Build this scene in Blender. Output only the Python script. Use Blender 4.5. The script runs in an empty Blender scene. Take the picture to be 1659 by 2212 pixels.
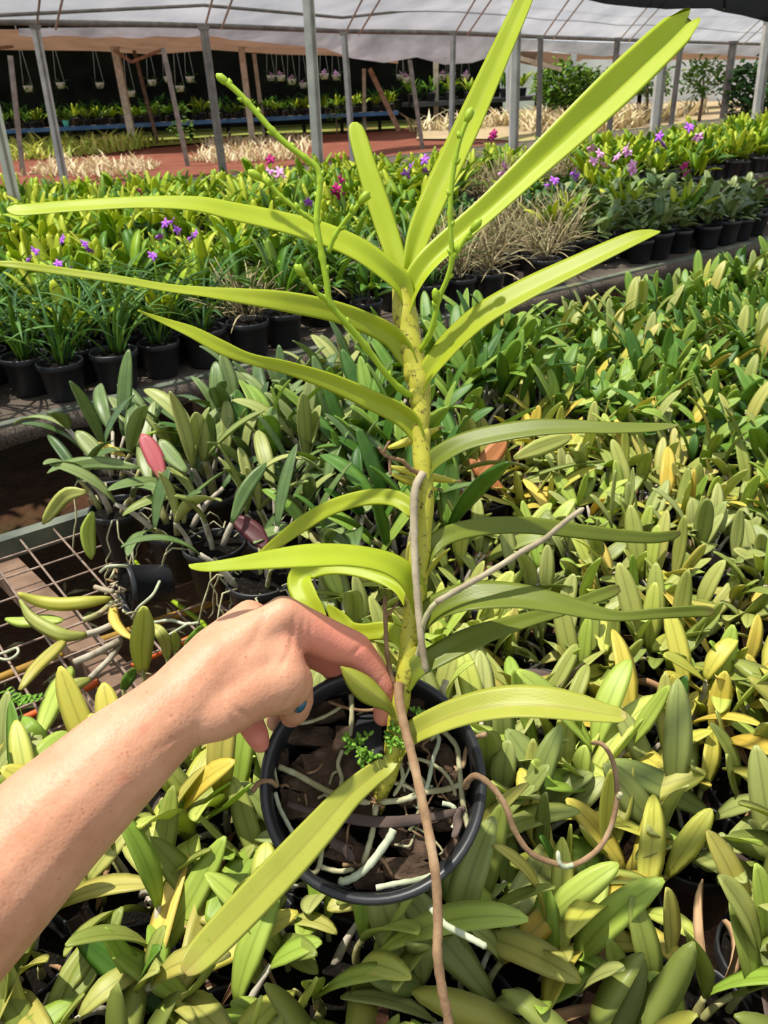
import bpy, math, random
import numpy as np
from mathutils import Vector, Matrix

rng = random.Random(7)
SC = bpy.context.scene
COL = SC.collection

# ------------------------------------------------------------------ camera
F_PX, W_PX, H_PX = 1850.0, 1659.0, 2212.0
PITCH, ROLL, CAM_Z = math.radians(27.2), math.radians(-2.75), 1.45
CAM_R = Matrix.Rotation(math.pi / 2 - PITCH, 3, 'X') @ Matrix.Rotation(ROLL, 3, 'Z')
cam_data = bpy.data.cameras.new('camera')
cam = bpy.data.objects.new('camera', cam_data)
COL.objects.link(cam)
cam.matrix_world = Matrix.Translation((0, 0, CAM_Z)) @ CAM_R.to_4x4()
cam_data.sensor_fit = 'HORIZONTAL'
cam_data.sensor_width = 36.0
cam_data.lens = F_PX / W_PX * 36.0
cam_data.clip_start = 0.02
cam_data.dof.use_dof = True
cam_data.dof.focus_distance = 0.66
cam_data.dof.aperture_fstop = 32.0
SC.camera = cam

# ------------------------------------------------------------------ world, sun, exposure
world = bpy.data.worlds.new('World')
SC.world = world
world.use_nodes = True
_bg = world.node_tree.nodes['Background']
_bg.inputs['Color'].default_value = (0.86, 0.93, 1.0, 1)
_bg.inputs['Strength'].default_value = 1.0
SUN_FROM = Vector((-0.30, 0.06, 0.95)).normalized()
sun_d = bpy.data.lights.new('sun', 'SUN')
sun_d.energy = 6.6
sun_d.angle = math.radians(1.6)
sun_d.color = (1.0, 0.95, 0.86)
sun = bpy.data.objects.new('sun', sun_d)
COL.objects.link(sun)
sun.location = (-3, 1, 8)
sun.rotation_euler = (-SUN_FROM).to_track_quat('-Z', 'Y').to_euler()
SC.view_settings.view_transform = 'Standard'
SC.view_settings.look = 'None'
SC.view_settings.exposure = 0.0
SC.view_settings.gamma = 1.0
SC.view_settings.use_curve_mapping = False

# ------------------------------------------------------------------ measuring helpers
def ray(px, py):
    return CAM_R @ Vector(((px - W_PX / 2) / F_PX, -(py - H_PX / 2) / F_PX, -1.0))
CAM_P = Vector((0, 0, CAM_Z))
def at_d(px, py, d): return CAM_P + ray(px, py) * d
def at_z(px, py, z):
    r = ray(px, py); return CAM_P + r * ((z - CAM_Z) / r.z)
def at_y(px, py, y):
    r = ray(px, py); return CAM_P + r * (y / r.y)
def proj(p):
    q = CAM_R.transposed() @ (Vector(p) - CAM_P)
    d = -q.z if abs(q.z) > 1e-6 else 1e-6
    return (W_PX / 2 + F_PX * q.x / d, H_PX / 2 - F_PX * q.y / d, -q.z)
ANG = math.radians(35.5)
U_DIR, V_DIR = Vector((math.cos(ANG), math.sin(ANG), 0)), Vector((-math.sin(ANG), math.cos(ANG), 0))
def uv_xy(u, v, z=0.0):
    p = U_DIR * u + V_DIR * v; return Vector((p.x, p.y, z))
def to_uv(p): return Vector((p[0], p[1], 0)).dot(U_DIR), Vector((p[0], p[1], 0)).dot(V_DIR)

# ------------------------------------------------------------------ object helpers
def tag(o, label=None, cat=None, group=None, kind=None):
    if label: o['label'] = label
    if cat: o['category'] = cat
    if group: o['group'] = group
    if kind: o['kind'] = kind
    return o
def empty(name, loc=(0, 0, 0), rot=None):
    o = bpy.data.objects.new(name, None); COL.objects.link(o)
    o.location = loc; o.empty_display_size = 0.02
    if rot is not None: o.rotation_euler = rot
    return o
def link(name, mesh, parent=None, loc=(0, 0, 0), rot=(0, 0, 0), scale=(1, 1, 1)):
    o = bpy.data.objects.new(name, mesh); COL.objects.link(o)
    o.location = loc; o.rotation_euler = rot; o.scale = scale
    if parent: o.parent = parent
    return o
def copy_tree(o, parent=None):
    c = o.copy(); COL.objects.link(c); c.parent = parent
    for ch in o.children: copy_tree(ch, c)
    return c

class MB:
    """collects verts, faces and a (s,t) pair per vertex; build() makes one mesh"""
    def __init__(s): s.v, s.f, s.st, s.fr, s.m = [], [], [], [], []
    def add(s, verts, faces, st=None, r=None, m=0):
        b = len(s.v); s.v += [tuple(p) for p in verts]
        s.st += st if st else [(0.5, 0.5)] * len(verts)
        r = rng.random() if r is None else r
        for f in faces: s.f.append(tuple(i + b for i in f)); s.fr.append(r); s.m.append(m)
    def mesh(s, name, mat, smooth=True, off=None):
        me = bpy.data.meshes.new(name)
        v = s.v if off is None else [(p[0] - off[0], p[1] - off[1], p[2] - off[2]) for p in s.v]
        me.from_pydata(v, [], s.f)
        for mm in (mat if isinstance(mat, (list, tuple)) else [mat]): me.materials.append(mm)
        uv = me.uv_layers.new(name='UVMap')
        idx = np.empty(len(me.loops), dtype=np.int32); me.loops.foreach_get('vertex_index', idx)
        uv.data.foreach_set('uv', np.array(s.st, dtype=np.float32)[idx].ravel())
        at = me.attributes.new('lr', 'FLOAT', 'FACE'); at.data.foreach_set('value', np.array(s.fr, dtype=np.float32))
        if any(s.m): me.polygons.foreach_set('material_index', np.array(s.m, dtype=np.int32))
        me.polygons.foreach_set('use_smooth', [smooth] * len(me.polygons))
        me.update(); return me

def box_vf(c, d, R=None):
    c = Vector(c); hx, hy, hz = d[0] / 2, d[1] / 2, d[2] / 2
    v = [Vector((x, y, z)) for x in (-hx, hx) for y in (-hy, hy) for z in (-hz, hz)]
    if R is not None: v = [R @ p for p in v]
    return [c + p for p in v], [(0, 1, 3, 2), (4, 6, 7, 5), (0, 4, 5, 1), (2, 3, 7, 6), (0, 2, 6, 4), (1, 5, 7, 3)]
def bar_vf(a, b, w, h, up=Vector((0, 0, 1))):
    a, b = Vector(a), Vector(b); t = (b - a).normalized()
    s = t.cross(up)
    if s.length < 1e-4: s = t.cross(Vector((1, 0, 0)))
    s.normalize(); n = s.cross(t)
    v = []
    for p in (a, b):
        for x, y in ((-1, -1), (1, -1), (1, 1), (-1, 1)): v.append(p + s * (x * w / 2) + n * (y * h / 2))
    return v, [(0, 1, 2, 3), (7, 6, 5, 4), (0, 4, 5, 1), (1, 5, 6, 2), (2, 6, 7, 3), (3, 7, 4, 0)]
def cr(pts, n):
    """Catmull-Rom through control tuples (any length), n samples per span"""
    P = [np.array(p, dtype=float) for p in pts]
    P = [2 * P[0] - P[1]] + P + [2 * P[-1] - P[-2]]
    out = []
    for i in range(1, len(P) - 2):
        a, b, c, d = P[i - 1], P[i], P[i + 1], P[i + 2]
        for k in range(n):
            t = k / n
            out.append(0.5 * (2 * b + (c - a) * t + (2 * a - 5 * b + 4 * c - d) * t * t + (3 * b - a - 3 * c + d) * t ** 3))
    out.append(P[-2]); return out
def tube_vf(pts, rad, ns=8, wob=0.0):
    """pts: list of 3D, rad: list"""
    v, f, st = [], [], []
    P = [Vector(p) for p in pts]; n = len(P)
    ref = Vector((0.3, 0.2, 0.93)); prev = None
    for i, p in enumerate(P):
        t = (P[min(i + 1, n - 1)] - P[max(i - 1, 0)])
        t = t.normalized() if t.length > 1e-9 else Vector((0, 0, 1))
        if prev is None:
            a = t.cross(ref)
            if a.length < 1e-3: a = t.cross(Vector((1, 0, 0)))
        else: a = prev - t * prev.dot(t)
        a.normalize(); prev = a; b = t.cross(a)
        r = rad[i] if hasattr(rad, '__len__') else rad
        if wob: r *= 1 + wob * math.sin(i * 2.1)
        for k in range(ns):
            an = 2 * math.pi * k / ns
            v.append(p + a * (r * math.cos(an)) + b * (r * math.sin(an))); st.append((k / ns, i / max(1, n - 1)))
    for i in range(n - 1):
        for k in range(ns):
            k2 = (k + 1) % ns
            f.append((i * ns + k, i * ns + k2, (i + 1) * ns + k2, (i + 1) * ns + k))
    f.append(tuple(range(ns - 1, -1, -1))); f.append(tuple((n - 1) * ns + k for k in range(ns)))
    return v, f, st
def strap_vf(P, Wd, hw, fold, th, k=2, notch=0.0):
    """ribbon leaf: centre points, unit width directions, half widths, fold angles, thicknesses; closed solid"""
    n = len(P); v, f, st = [], [], []; m = 4 * k
    for i in range(n):
        T = (P[min(i + 1, n - 1)] - P[max(i - 1, 0)]).normalized()
        W = (Wd[i] - T * Wd[i].dot(T)).normalized(); N = T.cross(W)
        c, s_ = math.cos(fold[i]), math.sin(fold[i])
        row_t, row_b = [], []
        for j in range(-k, k + 1):
            s = j / k; a = math.sqrt(s * s + 0.015) - 0.12
            q = P[i] + W * (s * hw[i] * c) + N * (a * hw[i] * s_)
            if notch and i >= n - 8: q = q + T * (notch * (math.sin(math.pi * min(1, abs(s) * .98 + .02)) ** .8 - .25 * abs(s)) * ((i - n + 9) / 8) ** 1.5)
            e = th[i] * (0.12 + 0.88 * (1 - s * s)) * 0.5
            row_t.append((q + N * e, (s + 1) / 2)); row_b.append((q - N * e, (s + 1) / 2))
        ring = row_t + row_b[-2:0:-1]
        for q, s in ring: v.append(q); st.append((s, i / (n - 1)))
    for i in range(n - 1):
        for j in range(m):
            j2 = (j + 1) % m
            f.append((i * m + j, (i + 1) * m + j, (i + 1) * m + j2, i * m + j2))
    f.append(tuple(range(m))); f.append(tuple((n - 1) * m + j for j in range(m - 1, -1, -1)))
    return v, f, st
def lathe_vf(prof, ns=24, closed=False):
    v, f, st = [], [], []
    for i, (r, z) in enumerate(prof):
        for k in range(ns):
            a = 2 * math.pi * k / ns
            v.append(Vector((r * math.cos(a), r * math.sin(a), z))); st.append((k / ns, i / (len(prof) - 1)))
    for i in range(len(prof) - 1):
        for k in range(ns):
            k2 = (k + 1) % ns
            f.append((i * ns + k, i * ns + k2, (i + 1) * ns + k2, (i + 1) * ns + k))
    return v, f, st
def chunk_vf(d, seed, n=2):
    """rough broken lump: a subdivided box with jitter, rounded"""
    r = random.Random(seed); v, f = [], []; idx = {}
    def vid(x, y, z):
        key = (x, y, z)
        if key not in idx:
            p = Vector((x / n * 2 - 1, y / n * 2 - 1, z / n * 2 - 1))
            q = p.lerp(p.normalized() * 1.15, 0.45) if p.length > 0 else p
            q += Vector((r.uniform(-.18, .18), r.uniform(-.18, .18), r.uniform(-.18, .18)))
            idx[key] = len(v); v.append(Vector((q.x * d[0] / 2, q.y * d[1] / 2, q.z * d[2] / 2)))
        return idx[key]
    for a in range(n):
        for b in range(n):
            f.append((vid(a, b, 0), vid(a, b + 1, 0), vid(a + 1, b + 1, 0), vid(a + 1, b, 0)))
            f.append((vid(a, b, n), vid(a + 1, b, n), vid(a + 1, b + 1, n), vid(a, b + 1, n)))
            f.append((vid(a, 0, b), vid(a + 1, 0, b), vid(a + 1, 0, b + 1), vid(a, 0, b + 1)))
            f.append((vid(a, n, b), vid(a, n, b + 1), vid(a + 1, n, b + 1), vid(a + 1, n, b)))
            f.append((vid(0, a, b), vid(0, a, b + 1), vid(0, a + 1, b + 1), vid(0, a + 1, b)))
            f.append((vid(n, a, b), vid(n, a + 1, b), vid(n, a + 1, b + 1), vid(n, a, b + 1)))
    return v, f

# ------------------------------------------------------------------ materials
def s2l(c):
    return tuple(((x / 255) / 12.92 if x <= 10 else ((x / 255 + 0.055) / 1.055) ** 2.4) for x in c) + (1.0,)
def nt_new(name):
    m = bpy.data.materials.new(name); m.use_nodes = True
    nt = m.node_tree; nt.nodes.clear()
    out = nt.nodes.new('ShaderNodeOutputMaterial')
    return m, nt, out
def N(nt, t, **kw):
    n = nt.nodes.new(t)
    for k, v in kw.items(): setattr(n, k, v)
    return n
def ramp(nt, stops, fac):
    r = N(nt, 'ShaderNodeValToRGB'); e = r.color_ramp.elements
    while len(e) < len(stops): e.new(0.5)
    for i, (p, c) in enumerate(stops): e[i].position = p; e[i].color = c
    nt.links.new(fac, r.inputs[0]); return r.outputs[0]
def mixc(nt, fac, a, b, mode='MIX'):
    m = N(nt, 'ShaderNodeMix', data_type='RGBA', blend_type=mode)
    for sock, val in ((m.inputs[0], fac), (m.inputs[6], a), (m.inputs[7], b)):
        if hasattr(val, 'links'): nt.links.new(val, sock)
        else: sock.default_value = val
    return m.outputs[2]
def math_n(nt, op, a, b=0.0, clamp=False):
    m = N(nt, 'ShaderNodeMath', operation=op, use_clamp=clamp)
    for sock, val in ((m.inputs[0], a), (m.inputs[1], b)):
        if hasattr(val, 'links'): nt.links.new(val, sock)
        else: sock.default_value = val
    return m.outputs[0]
def noise(nt, scale, detail=3, rough=0.55, coord=None):
    n = N(nt, 'ShaderNodeTexNoise'); n.inputs['Scale'].default_value = scale
    n.inputs['Detail'].default_value = detail; n.inputs['Roughness'].default_value = rough
    if coord is not None: nt.links.new(coord, n.inputs['Vector'])
    return n.outputs['Fac']
def plain(name, stops, scale=20, rough=0.7, bump=0.3, spec=0.3, metal=0.0, detail=4, coord='Object', bscale=None, dist=0.002):
    """noise-coloured surface with fine relief"""
    m, nt, out = nt_new(name)
    tc = N(nt, 'ShaderNodeTexCoord')
    nz = noise(nt, scale, detail, coord=tc.outputs[coord])
    stops = [(p, s2l(c)) for p, c in stops]
    c = ramp(nt, stops, nz) if len(stops) > 1 else None
    p = N(nt, 'ShaderNodeBsdfPrincipled')
    if c is not None: nt.links.new(c, p.inputs['Base Color'])
    else: p.inputs['Base Color'].default_value = stops[0][1]
    p.inputs['Roughness'].default_value = rough; p.inputs['Metallic'].default_value = metal
    p.inputs['Specular IOR Level'].default_value = spec
    if bump:
        b = N(nt, 'ShaderNodeBump'); b.inputs['Strength'].default_value = bump; b.inputs['Distance'].default_value = dist
        nt.links.new(noise(nt, bscale or scale * 3, 4, coord=tc.outputs[coord]), b.inputs['Height']); nt.links.new(b.outputs[0], p.inputs['Normal'])
    nt.links.new(p.outputs[0], out.inputs[0]); return m
def leafmat(name, cols, mid=None, transl=0.3, rough=0.42, per='object', spots=0.0, tipc=None, basec=None, tcol=None, spotscale=900):
    """leaf: colour from a ramp by object (or by leaf attribute), mottling, midrib line, spots, some light passing through"""
    m, nt, out = nt_new(name); L = nt.links
    if per == 'object': rv = N(nt, 'ShaderNodeObjectInfo').outputs['Random']
    elif per == 'attr': rv = N(nt, 'ShaderNodeAttribute', attribute_name='lr').outputs['Fac']
    tc = N(nt, 'ShaderNodeTexCoord')
    n1 = noise(nt, 35, 3, coord=tc.outputs['Object'])
    if per == 'none': fac = n1
    else: fac = math_n(nt, 'ADD', rv, math_n(nt, 'MULTIPLY', math_n(nt, 'SUBTRACT', n1, 0.5), 0.45), True)
    k = len(cols)
    c = ramp(nt, [(i / max(1, k - 1), s2l(x)) for i, x in enumerate(cols)], fac)
    uv = N(nt, 'ShaderNodeSeparateXYZ'); L.new(tc.outputs['UV'], uv.inputs[0])
    if basec:
        f = math_n(nt, 'SUBTRACT', 1.0, math_n(nt, 'MULTIPLY', uv.outputs[1], 4.0), True)
        c = mixc(nt, f, c, s2l(basec))
    if tipc:
        f = math_n(nt, 'MULTIPLY', math_n(nt, 'SUBTRACT', math_n(nt, 'ADD', uv.outputs[1], math_n(nt, 'MULTIPLY', n1, 0.3)), 1.0), 4.0, True)
        c = mixc(nt, f, c, s2l(tipc))
    if mid:
        d = math_n(nt, 'ABSOLUTE', math_n(nt, 'SUBTRACT', uv.outputs[0], 0.5))
        f = math_n(nt, 'SUBTRACT', 0.45, math_n(nt, 'MULTIPLY', d, 6.0), True)
        c = mixc(nt, f, c, s2l(mid))
    if spots:
        sp = noise(nt, spotscale / 6, 5, 0.7, coord=tc.outputs['Object'])
        f = math_n(nt, 'MULTIPLY', math_n(nt, 'SUBTRACT', sp, 0.62 - 0.08 * (spots > .8)), 9.0 * spots, True)
        c = mixc(nt, f, c, s2l((62, 48, 22)))
    p = N(nt, 'ShaderNodeBsdfPrincipled'); L.new(c, p.inputs['Base Color'])
    p.inputs['Roughness'].default_value = rough; p.inputs['Specular IOR Level'].default_value = 0.35
    vein = N(nt, 'ShaderNodeTexWave'); vein.wave_type = 'BANDS'; vein.bands_direction = 'X'
    vein.inputs['Scale'].default_value = 9.0; vein.inputs['Distortion'].default_value = 0.6
    L.new(tc.outputs['UV'], vein.inputs['Vector'])
    b = N(nt, 'ShaderNodeBump'); b.inputs['Strength'].default_value = 0.12; b.inputs['Distance'].default_value = 0.0006
    L.new(vein.outputs['Fac'], b.inputs['Height']); L.new(b.outputs[0], p.inputs['Normal'])
    tr = N(nt, 'ShaderNodeBsdfTranslucent')
    tcv = mixc(nt, 0.55, c, s2l(tcol or (208, 222, 84)))
    L.new(tcv, tr.inputs[0])
    mx = N(nt, 'ShaderNodeMixShader'); mx.inputs[0].default_value = transl
    L.new(p.outputs[0], mx.inputs[1]); L.new(tr.outputs[0], mx.inputs[2]); L.new(mx.outputs[0], out.inputs[0])
    return m

M = {}
M['pot'] = plain('black_plastic', [(0.3, (26, 27, 29)), (0.7, (46, 47, 50))], 14, 0.42, 0.08, 0.5)
M['mix'] = plain('potting_mix', [(0.3, (12, 10, 8)), (0.6, (26, 22, 17)), (0.75, (66, 58, 48))], 120, 0.95, 0.9, 0.1, dist=0.006)
M['bark'] = plain('bark', [(0.25, (34, 26, 20)), (0.55, (76, 60, 47)), (0.8, (118, 100, 82))], 55, 0.9, 0.9, 0.15, dist=0.003)
M['root'] = plain('pale_root', [(0.3, (128, 122, 84)), (0.7, (178, 176, 140))], 60, 0.7, 0.3, 0.2)
M['root_white'] = plain('white_root', [(0.3, (148, 156, 126)), (0.7, (186, 190, 162))], 60, 0.6, 0.2, 0.25)
M['root_brown'] = plain('brown_root', [(0.3, (104, 80, 58)), (0.55, (142, 114, 84)), (0.8, (172, 148, 118))], 45, 0.75, 0.5, 0.2)
M['root_grey'] = plain('grey_root', [(0.3, (124, 112, 88)), (0.7, (176, 164, 138))], 40, 0.75, 0.4, 0.2)
M['twig'] = plain('dry_twig', [(0.3, (104, 78, 54)), (0.7, (150, 120, 88))], 60, 0.8, 0.4, 0.2)
M['bulb'] = plain('pseudobulb', [(0.3, (122, 120, 62)), (0.55, (150, 146, 96)), (0.75, (192, 186, 160))], 40, 0.6, 0.4, 0.3)
M['bulb_grey'] = plain('pseudobulb_grey', [(0.3, (126, 116, 96)), (0.7, (190, 182, 164))], 40, 0.7, 0.5, 0.25)
M['dryleaf'] = leafmat('dry_leaf', [(112, 78, 52), (160, 122, 86), (196, 162, 122)], transl=0.12, rough=0.8, tcol=(190, 140, 80))
M['dryleaf_dark'] = leafmat('dark_dry_leaf', [(66, 52, 46), (98, 82, 74)], transl=0.05, rough=0.8, tcol=(120, 80, 60))
# small bench orchids, by tint
M['l_olive'] = leafmat('leaf_olive', [(128, 142, 62), (158, 166, 82), (178, 180, 98), (184, 172, 84)], mid=(92, 96, 36), spots=0.25)
M['l_lime'] = leafmat('leaf_lime', [(138, 168, 62), (166, 186, 80), (186, 198, 96), (196, 196, 92)], mid=(96, 118, 34), spots=0.15)
M['l_yellow'] = leafmat('leaf_yellow', [(168, 172, 70), (192, 190, 82), (206, 192, 84), (208, 178, 72)], mid=(132, 124, 40), spots=0.5)
M['l_grey'] = leafmat('leaf_greygreen', [(126, 140, 72), (150, 158, 88), (170, 174, 102)], mid=(72, 90, 46), spots=0.15, transl=0.22)
M['l_green'] = leafmat('leaf_green', [(52, 92, 30), (82, 122, 42), (118, 152, 54), (144, 168, 70)], mid=(52, 86, 26), transl=0.28)
M['l_dark'] = leafmat('leaf_dark', [(62, 88, 48), (90, 114, 62), (118, 138, 80), (138, 150, 90)], mid=(44, 70, 36), transl=0.2, rough=0.36)
M['l_pink'] = leafmat('leaf_pink', [(176, 84, 92), (196, 108, 100)], mid=(150, 60, 66), transl=0.25, tcol=(230, 90, 80), basec=(120, 130, 70))
M['l_purple'] = leafmat('leaf_purple', [(76, 34, 36), (98, 46, 44)], mid=(60, 26, 28), transl=0.12, tcol=(150, 40, 40))
M['l_orange'] = leafmat('leaf_orange', [(172, 108, 62), (190, 126, 72)], mid=(130, 96, 48), transl=0.25, tcol=(220, 120, 50))
M['l_gold'] = leafmat('leaf_gold', [(216, 190, 84), (224, 200, 100)], mid=(190, 150, 40), transl=0.25, tcol=(240, 190, 40))
M['l_grass'] = leafmat('leaf_grassy', [(34, 78, 26), (64, 108, 40), (98, 136, 62)], transl=0.3)
# far foliage coloured leaf by leaf
M['f_bright'] = leafmat('foliage_bright', [(78, 124, 14), (126, 162, 24), (172, 194, 44), (196, 200, 60)], per='attr', transl=0.35)
M['f_mid'] = leafmat('foliage_mid', [(46, 92, 22), (88, 132, 30), (134, 162, 46)], per='attr', transl=0.3)
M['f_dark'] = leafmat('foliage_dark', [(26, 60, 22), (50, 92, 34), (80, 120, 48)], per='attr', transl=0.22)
M['f_olive'] = leafmat('foliage_olive', [(126, 140, 66), (152, 162, 82), (174, 184, 92), (196, 188, 86)], per='attr', transl=0.3, mid=(96, 104, 44))
M['f_dry'] = leafmat('foliage_dry', [(126, 112, 82), (168, 152, 112), (196, 182, 140), (120, 128, 62)], per='attr', transl=0.15, rough=0.8, tcol=(190, 170, 110))
M['grass'] = leafmat('grass_green', [(128, 156, 52), (164, 182, 74), (196, 196, 100), (202, 182, 112)], per='attr', transl=0.25, rough=0.7)
M['straw'] = leafmat('grass_straw', [(176, 154, 118), (200, 180, 144), (216, 202, 168), (166, 160, 100)], per='attr', transl=0.15, rough=0.85, tcol=(220, 190, 130))
M['fl_purple'] = plain('petal_violet', [(0.3, (150, 70, 200)), (0.7, (196, 120, 226))], 30, 0.6, 0.0, 0.2)
M['fl_pink'] = plain('petal_pink', [(0.3, (222, 130, 196)), (0.7, (240, 186, 220))], 30, 0.6, 0.0, 0.2)
M['fl_magenta'] = plain('petal_magenta', [(0.3, (140, 14, 84)), (0.7, (186, 36, 120))], 30, 0.6, 0.0, 0.2)
M['metal'] = plain('galvanised_steel', [(0.3, (168, 164, 156)), (0.7, (206, 202, 194))], 8, 0.5, 0.1, 0.5, 0.05)
M['metal_dark'] = plain('weathered_post', [(0.3, (104, 98, 90)), (0.7, (146, 138, 126))], 8, 0.6, 0.15, 0.4, 0.1)
M['wood'] = plain('grey_wood', [(0.3, (160, 146, 126)), (0.7, (206, 192, 170))], 9, 0.85, 0.4, 0.2)
M['wood_red'] = plain('reddish_wood', [(0.3, (122, 90, 70)), (0.7, (166, 130, 106))], 12, 0.85, 0.5, 0.2)
M['wood_brown'] = plain('brown_wood', [(0.3, (88, 68, 54)), (0.7, (130, 106, 88))], 14, 0.85, 0.5, 0.2)
M['rail'] = plain('green_grey_rail', [(0.3, (70, 76, 66)), (0.6, (110, 116, 100)), (0.8, (140, 136, 84))], 10, 0.5, 0.2, 0.4, 0.2)
M['wire'] = plain('rusty_wire', [(0.3, (104, 84, 72)), (0.7, (156, 136, 120))], 30, 0.6, 0.3, 0.4, 0.15)
M['net'] = plain('grey_netting', [(0.35, (52, 46, 40)), (0.6, (104, 94, 84)), (0.75, (128, 118, 106))], 260, 0.9, 0.6, 0.1)
M['hose_orange'] = plain('orange_hose', [(0.3, (196, 80, 24)), (0.7, (222, 104, 40))], 10, 0.5, 0.1, 0.4)
M['hose_yellow'] = plain('ochre_hose', [(0.3, (128, 96, 30)), (0.7, (166, 128, 44))], 10, 0.6, 0.2, 0.3)
M['blue'] = plain('blue_edging', [(0.3, (50, 88, 128)), (0.7, (88, 128, 168))], 2, 0.6, 0.1, 0.3)
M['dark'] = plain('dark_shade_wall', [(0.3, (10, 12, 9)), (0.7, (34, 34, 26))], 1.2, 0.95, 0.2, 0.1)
M['cream'] = plain('teal_cup', [(0.3, (80, 190, 170)), (0.7, (110, 210, 190))], 5, 0.5, 0.0, 0.3)

def film(name, col, tint, transp, transl):
    m, nt, out = nt_new(name); L = nt.links
    tc = N(nt, 'ShaderNodeTexCoord')
    nz = noise(nt, 1.3, 5, coord=tc.outputs['Object'])
    c = ramp(nt, [(0.3, s2l(col)), (0.7, s2l(tint))], nz)
    d = N(nt, 'ShaderNodeBsdfDiffuse'); L.new(c, d.inputs[0])
    t = N(nt, 'ShaderNodeBsdfTranslucent'); L.new(c, t.inputs[0])
    x = N(nt, 'ShaderNodeBsdfTransparent')
    a = N(nt, 'ShaderNodeMixShader'); a.inputs[0].default_value = transl; L.new(d.outputs[0], a.inputs[1]); L.new(t.outputs[0], a.inputs[2])
    b = N(nt, 'ShaderNodeMixShader'); b.inputs[0].default_value = transp; L.new(a.outputs[0], b.inputs[1]); L.new(x.outputs[0], b.inputs[2])
    L.new(b.outputs[0], out.inputs[0]); return m
M['brown_cloth'] = film('brown_sheeting', (172, 146, 126), (194, 168, 148), 0.08, 0.45)
M['film'] = film('roof_film', (176, 178, 184), (208, 208, 212), 0.3, 0.55)
M['film_grey'] = film('sagging_film', (150, 150, 154), (196, 196, 200), 0.15, 0.5)
M['film_white'] = film('white_wall_film', (214, 216, 220), (236, 238, 240), 0.05, 0.5)
M['shade'] = film('black_shade_cloth', (44, 46, 52), (58, 60, 66), 0.12, 0.3)

def soil_mat(name, a, b, c, moss=None, scale=6):
    m, nt, out = nt_new(name); L = nt.links
    tc = N(nt, 'ShaderNodeTexCoord')
    n1 = noise(nt, scale, 6, 0.65, tc.outputs['Object']); n2 = noise(nt, scale * 7, 5, 0.7, tc.outputs['Object'])
    col = ramp(nt, [(0.3, s2l(a)), (0.55, s2l(b)), (0.75, s2l(c))], math_n(nt, 'ADD', math_n(nt, 'MULTIPLY', n1, 0.5), math_n(nt, 'MULTIPLY', n2, 0.5)))
    if moss:
        n3 = noise(nt, scale * 0.5, 4, 0.6, tc.outputs['Object'])
        col = mixc(nt, math_n(nt, 'MULTIPLY', math_n(nt, 'SUBTRACT', n3, 0.5), 4.0, True), col, s2l(moss))
    p = N(nt, 'ShaderNodeBsdfPrincipled'); L.new(col, p.inputs['Base Color']); p.inputs['Roughness'].default_value = 0.95
    p.inputs['Specular IOR Level'].default_value = 0.1
    bb = N(nt, 'ShaderNodeBump'); bb.inputs['Strength'].default_value = 0.8; bb.inputs['Distance'].default_value = 0.03
    L.new(n2, bb.inputs['Height']); L.new(bb.outputs[0], p.inputs['Normal']); L.new(p.outputs[0], out.inputs[0]); return m
M['soil'] = soil_mat('dark_soil', (46, 30, 20), (84, 58, 40), (128, 98, 72), (60, 58, 30))
M['soil_red'] = soil_mat('red_soil', (96, 54, 42), (124, 74, 58), (150, 104, 84), None, 2.5)
M['soil_grass'] = soil_mat('grassy_soil', (92, 100, 44), (132, 134, 66), (176, 156, 96), (110, 132, 50), 1.5)
M['soil_dry'] = soil_mat('dry_grass_soil', (138, 120, 92), (166, 146, 116), (186, 168, 138), (140, 136, 70), 1.5)

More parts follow.
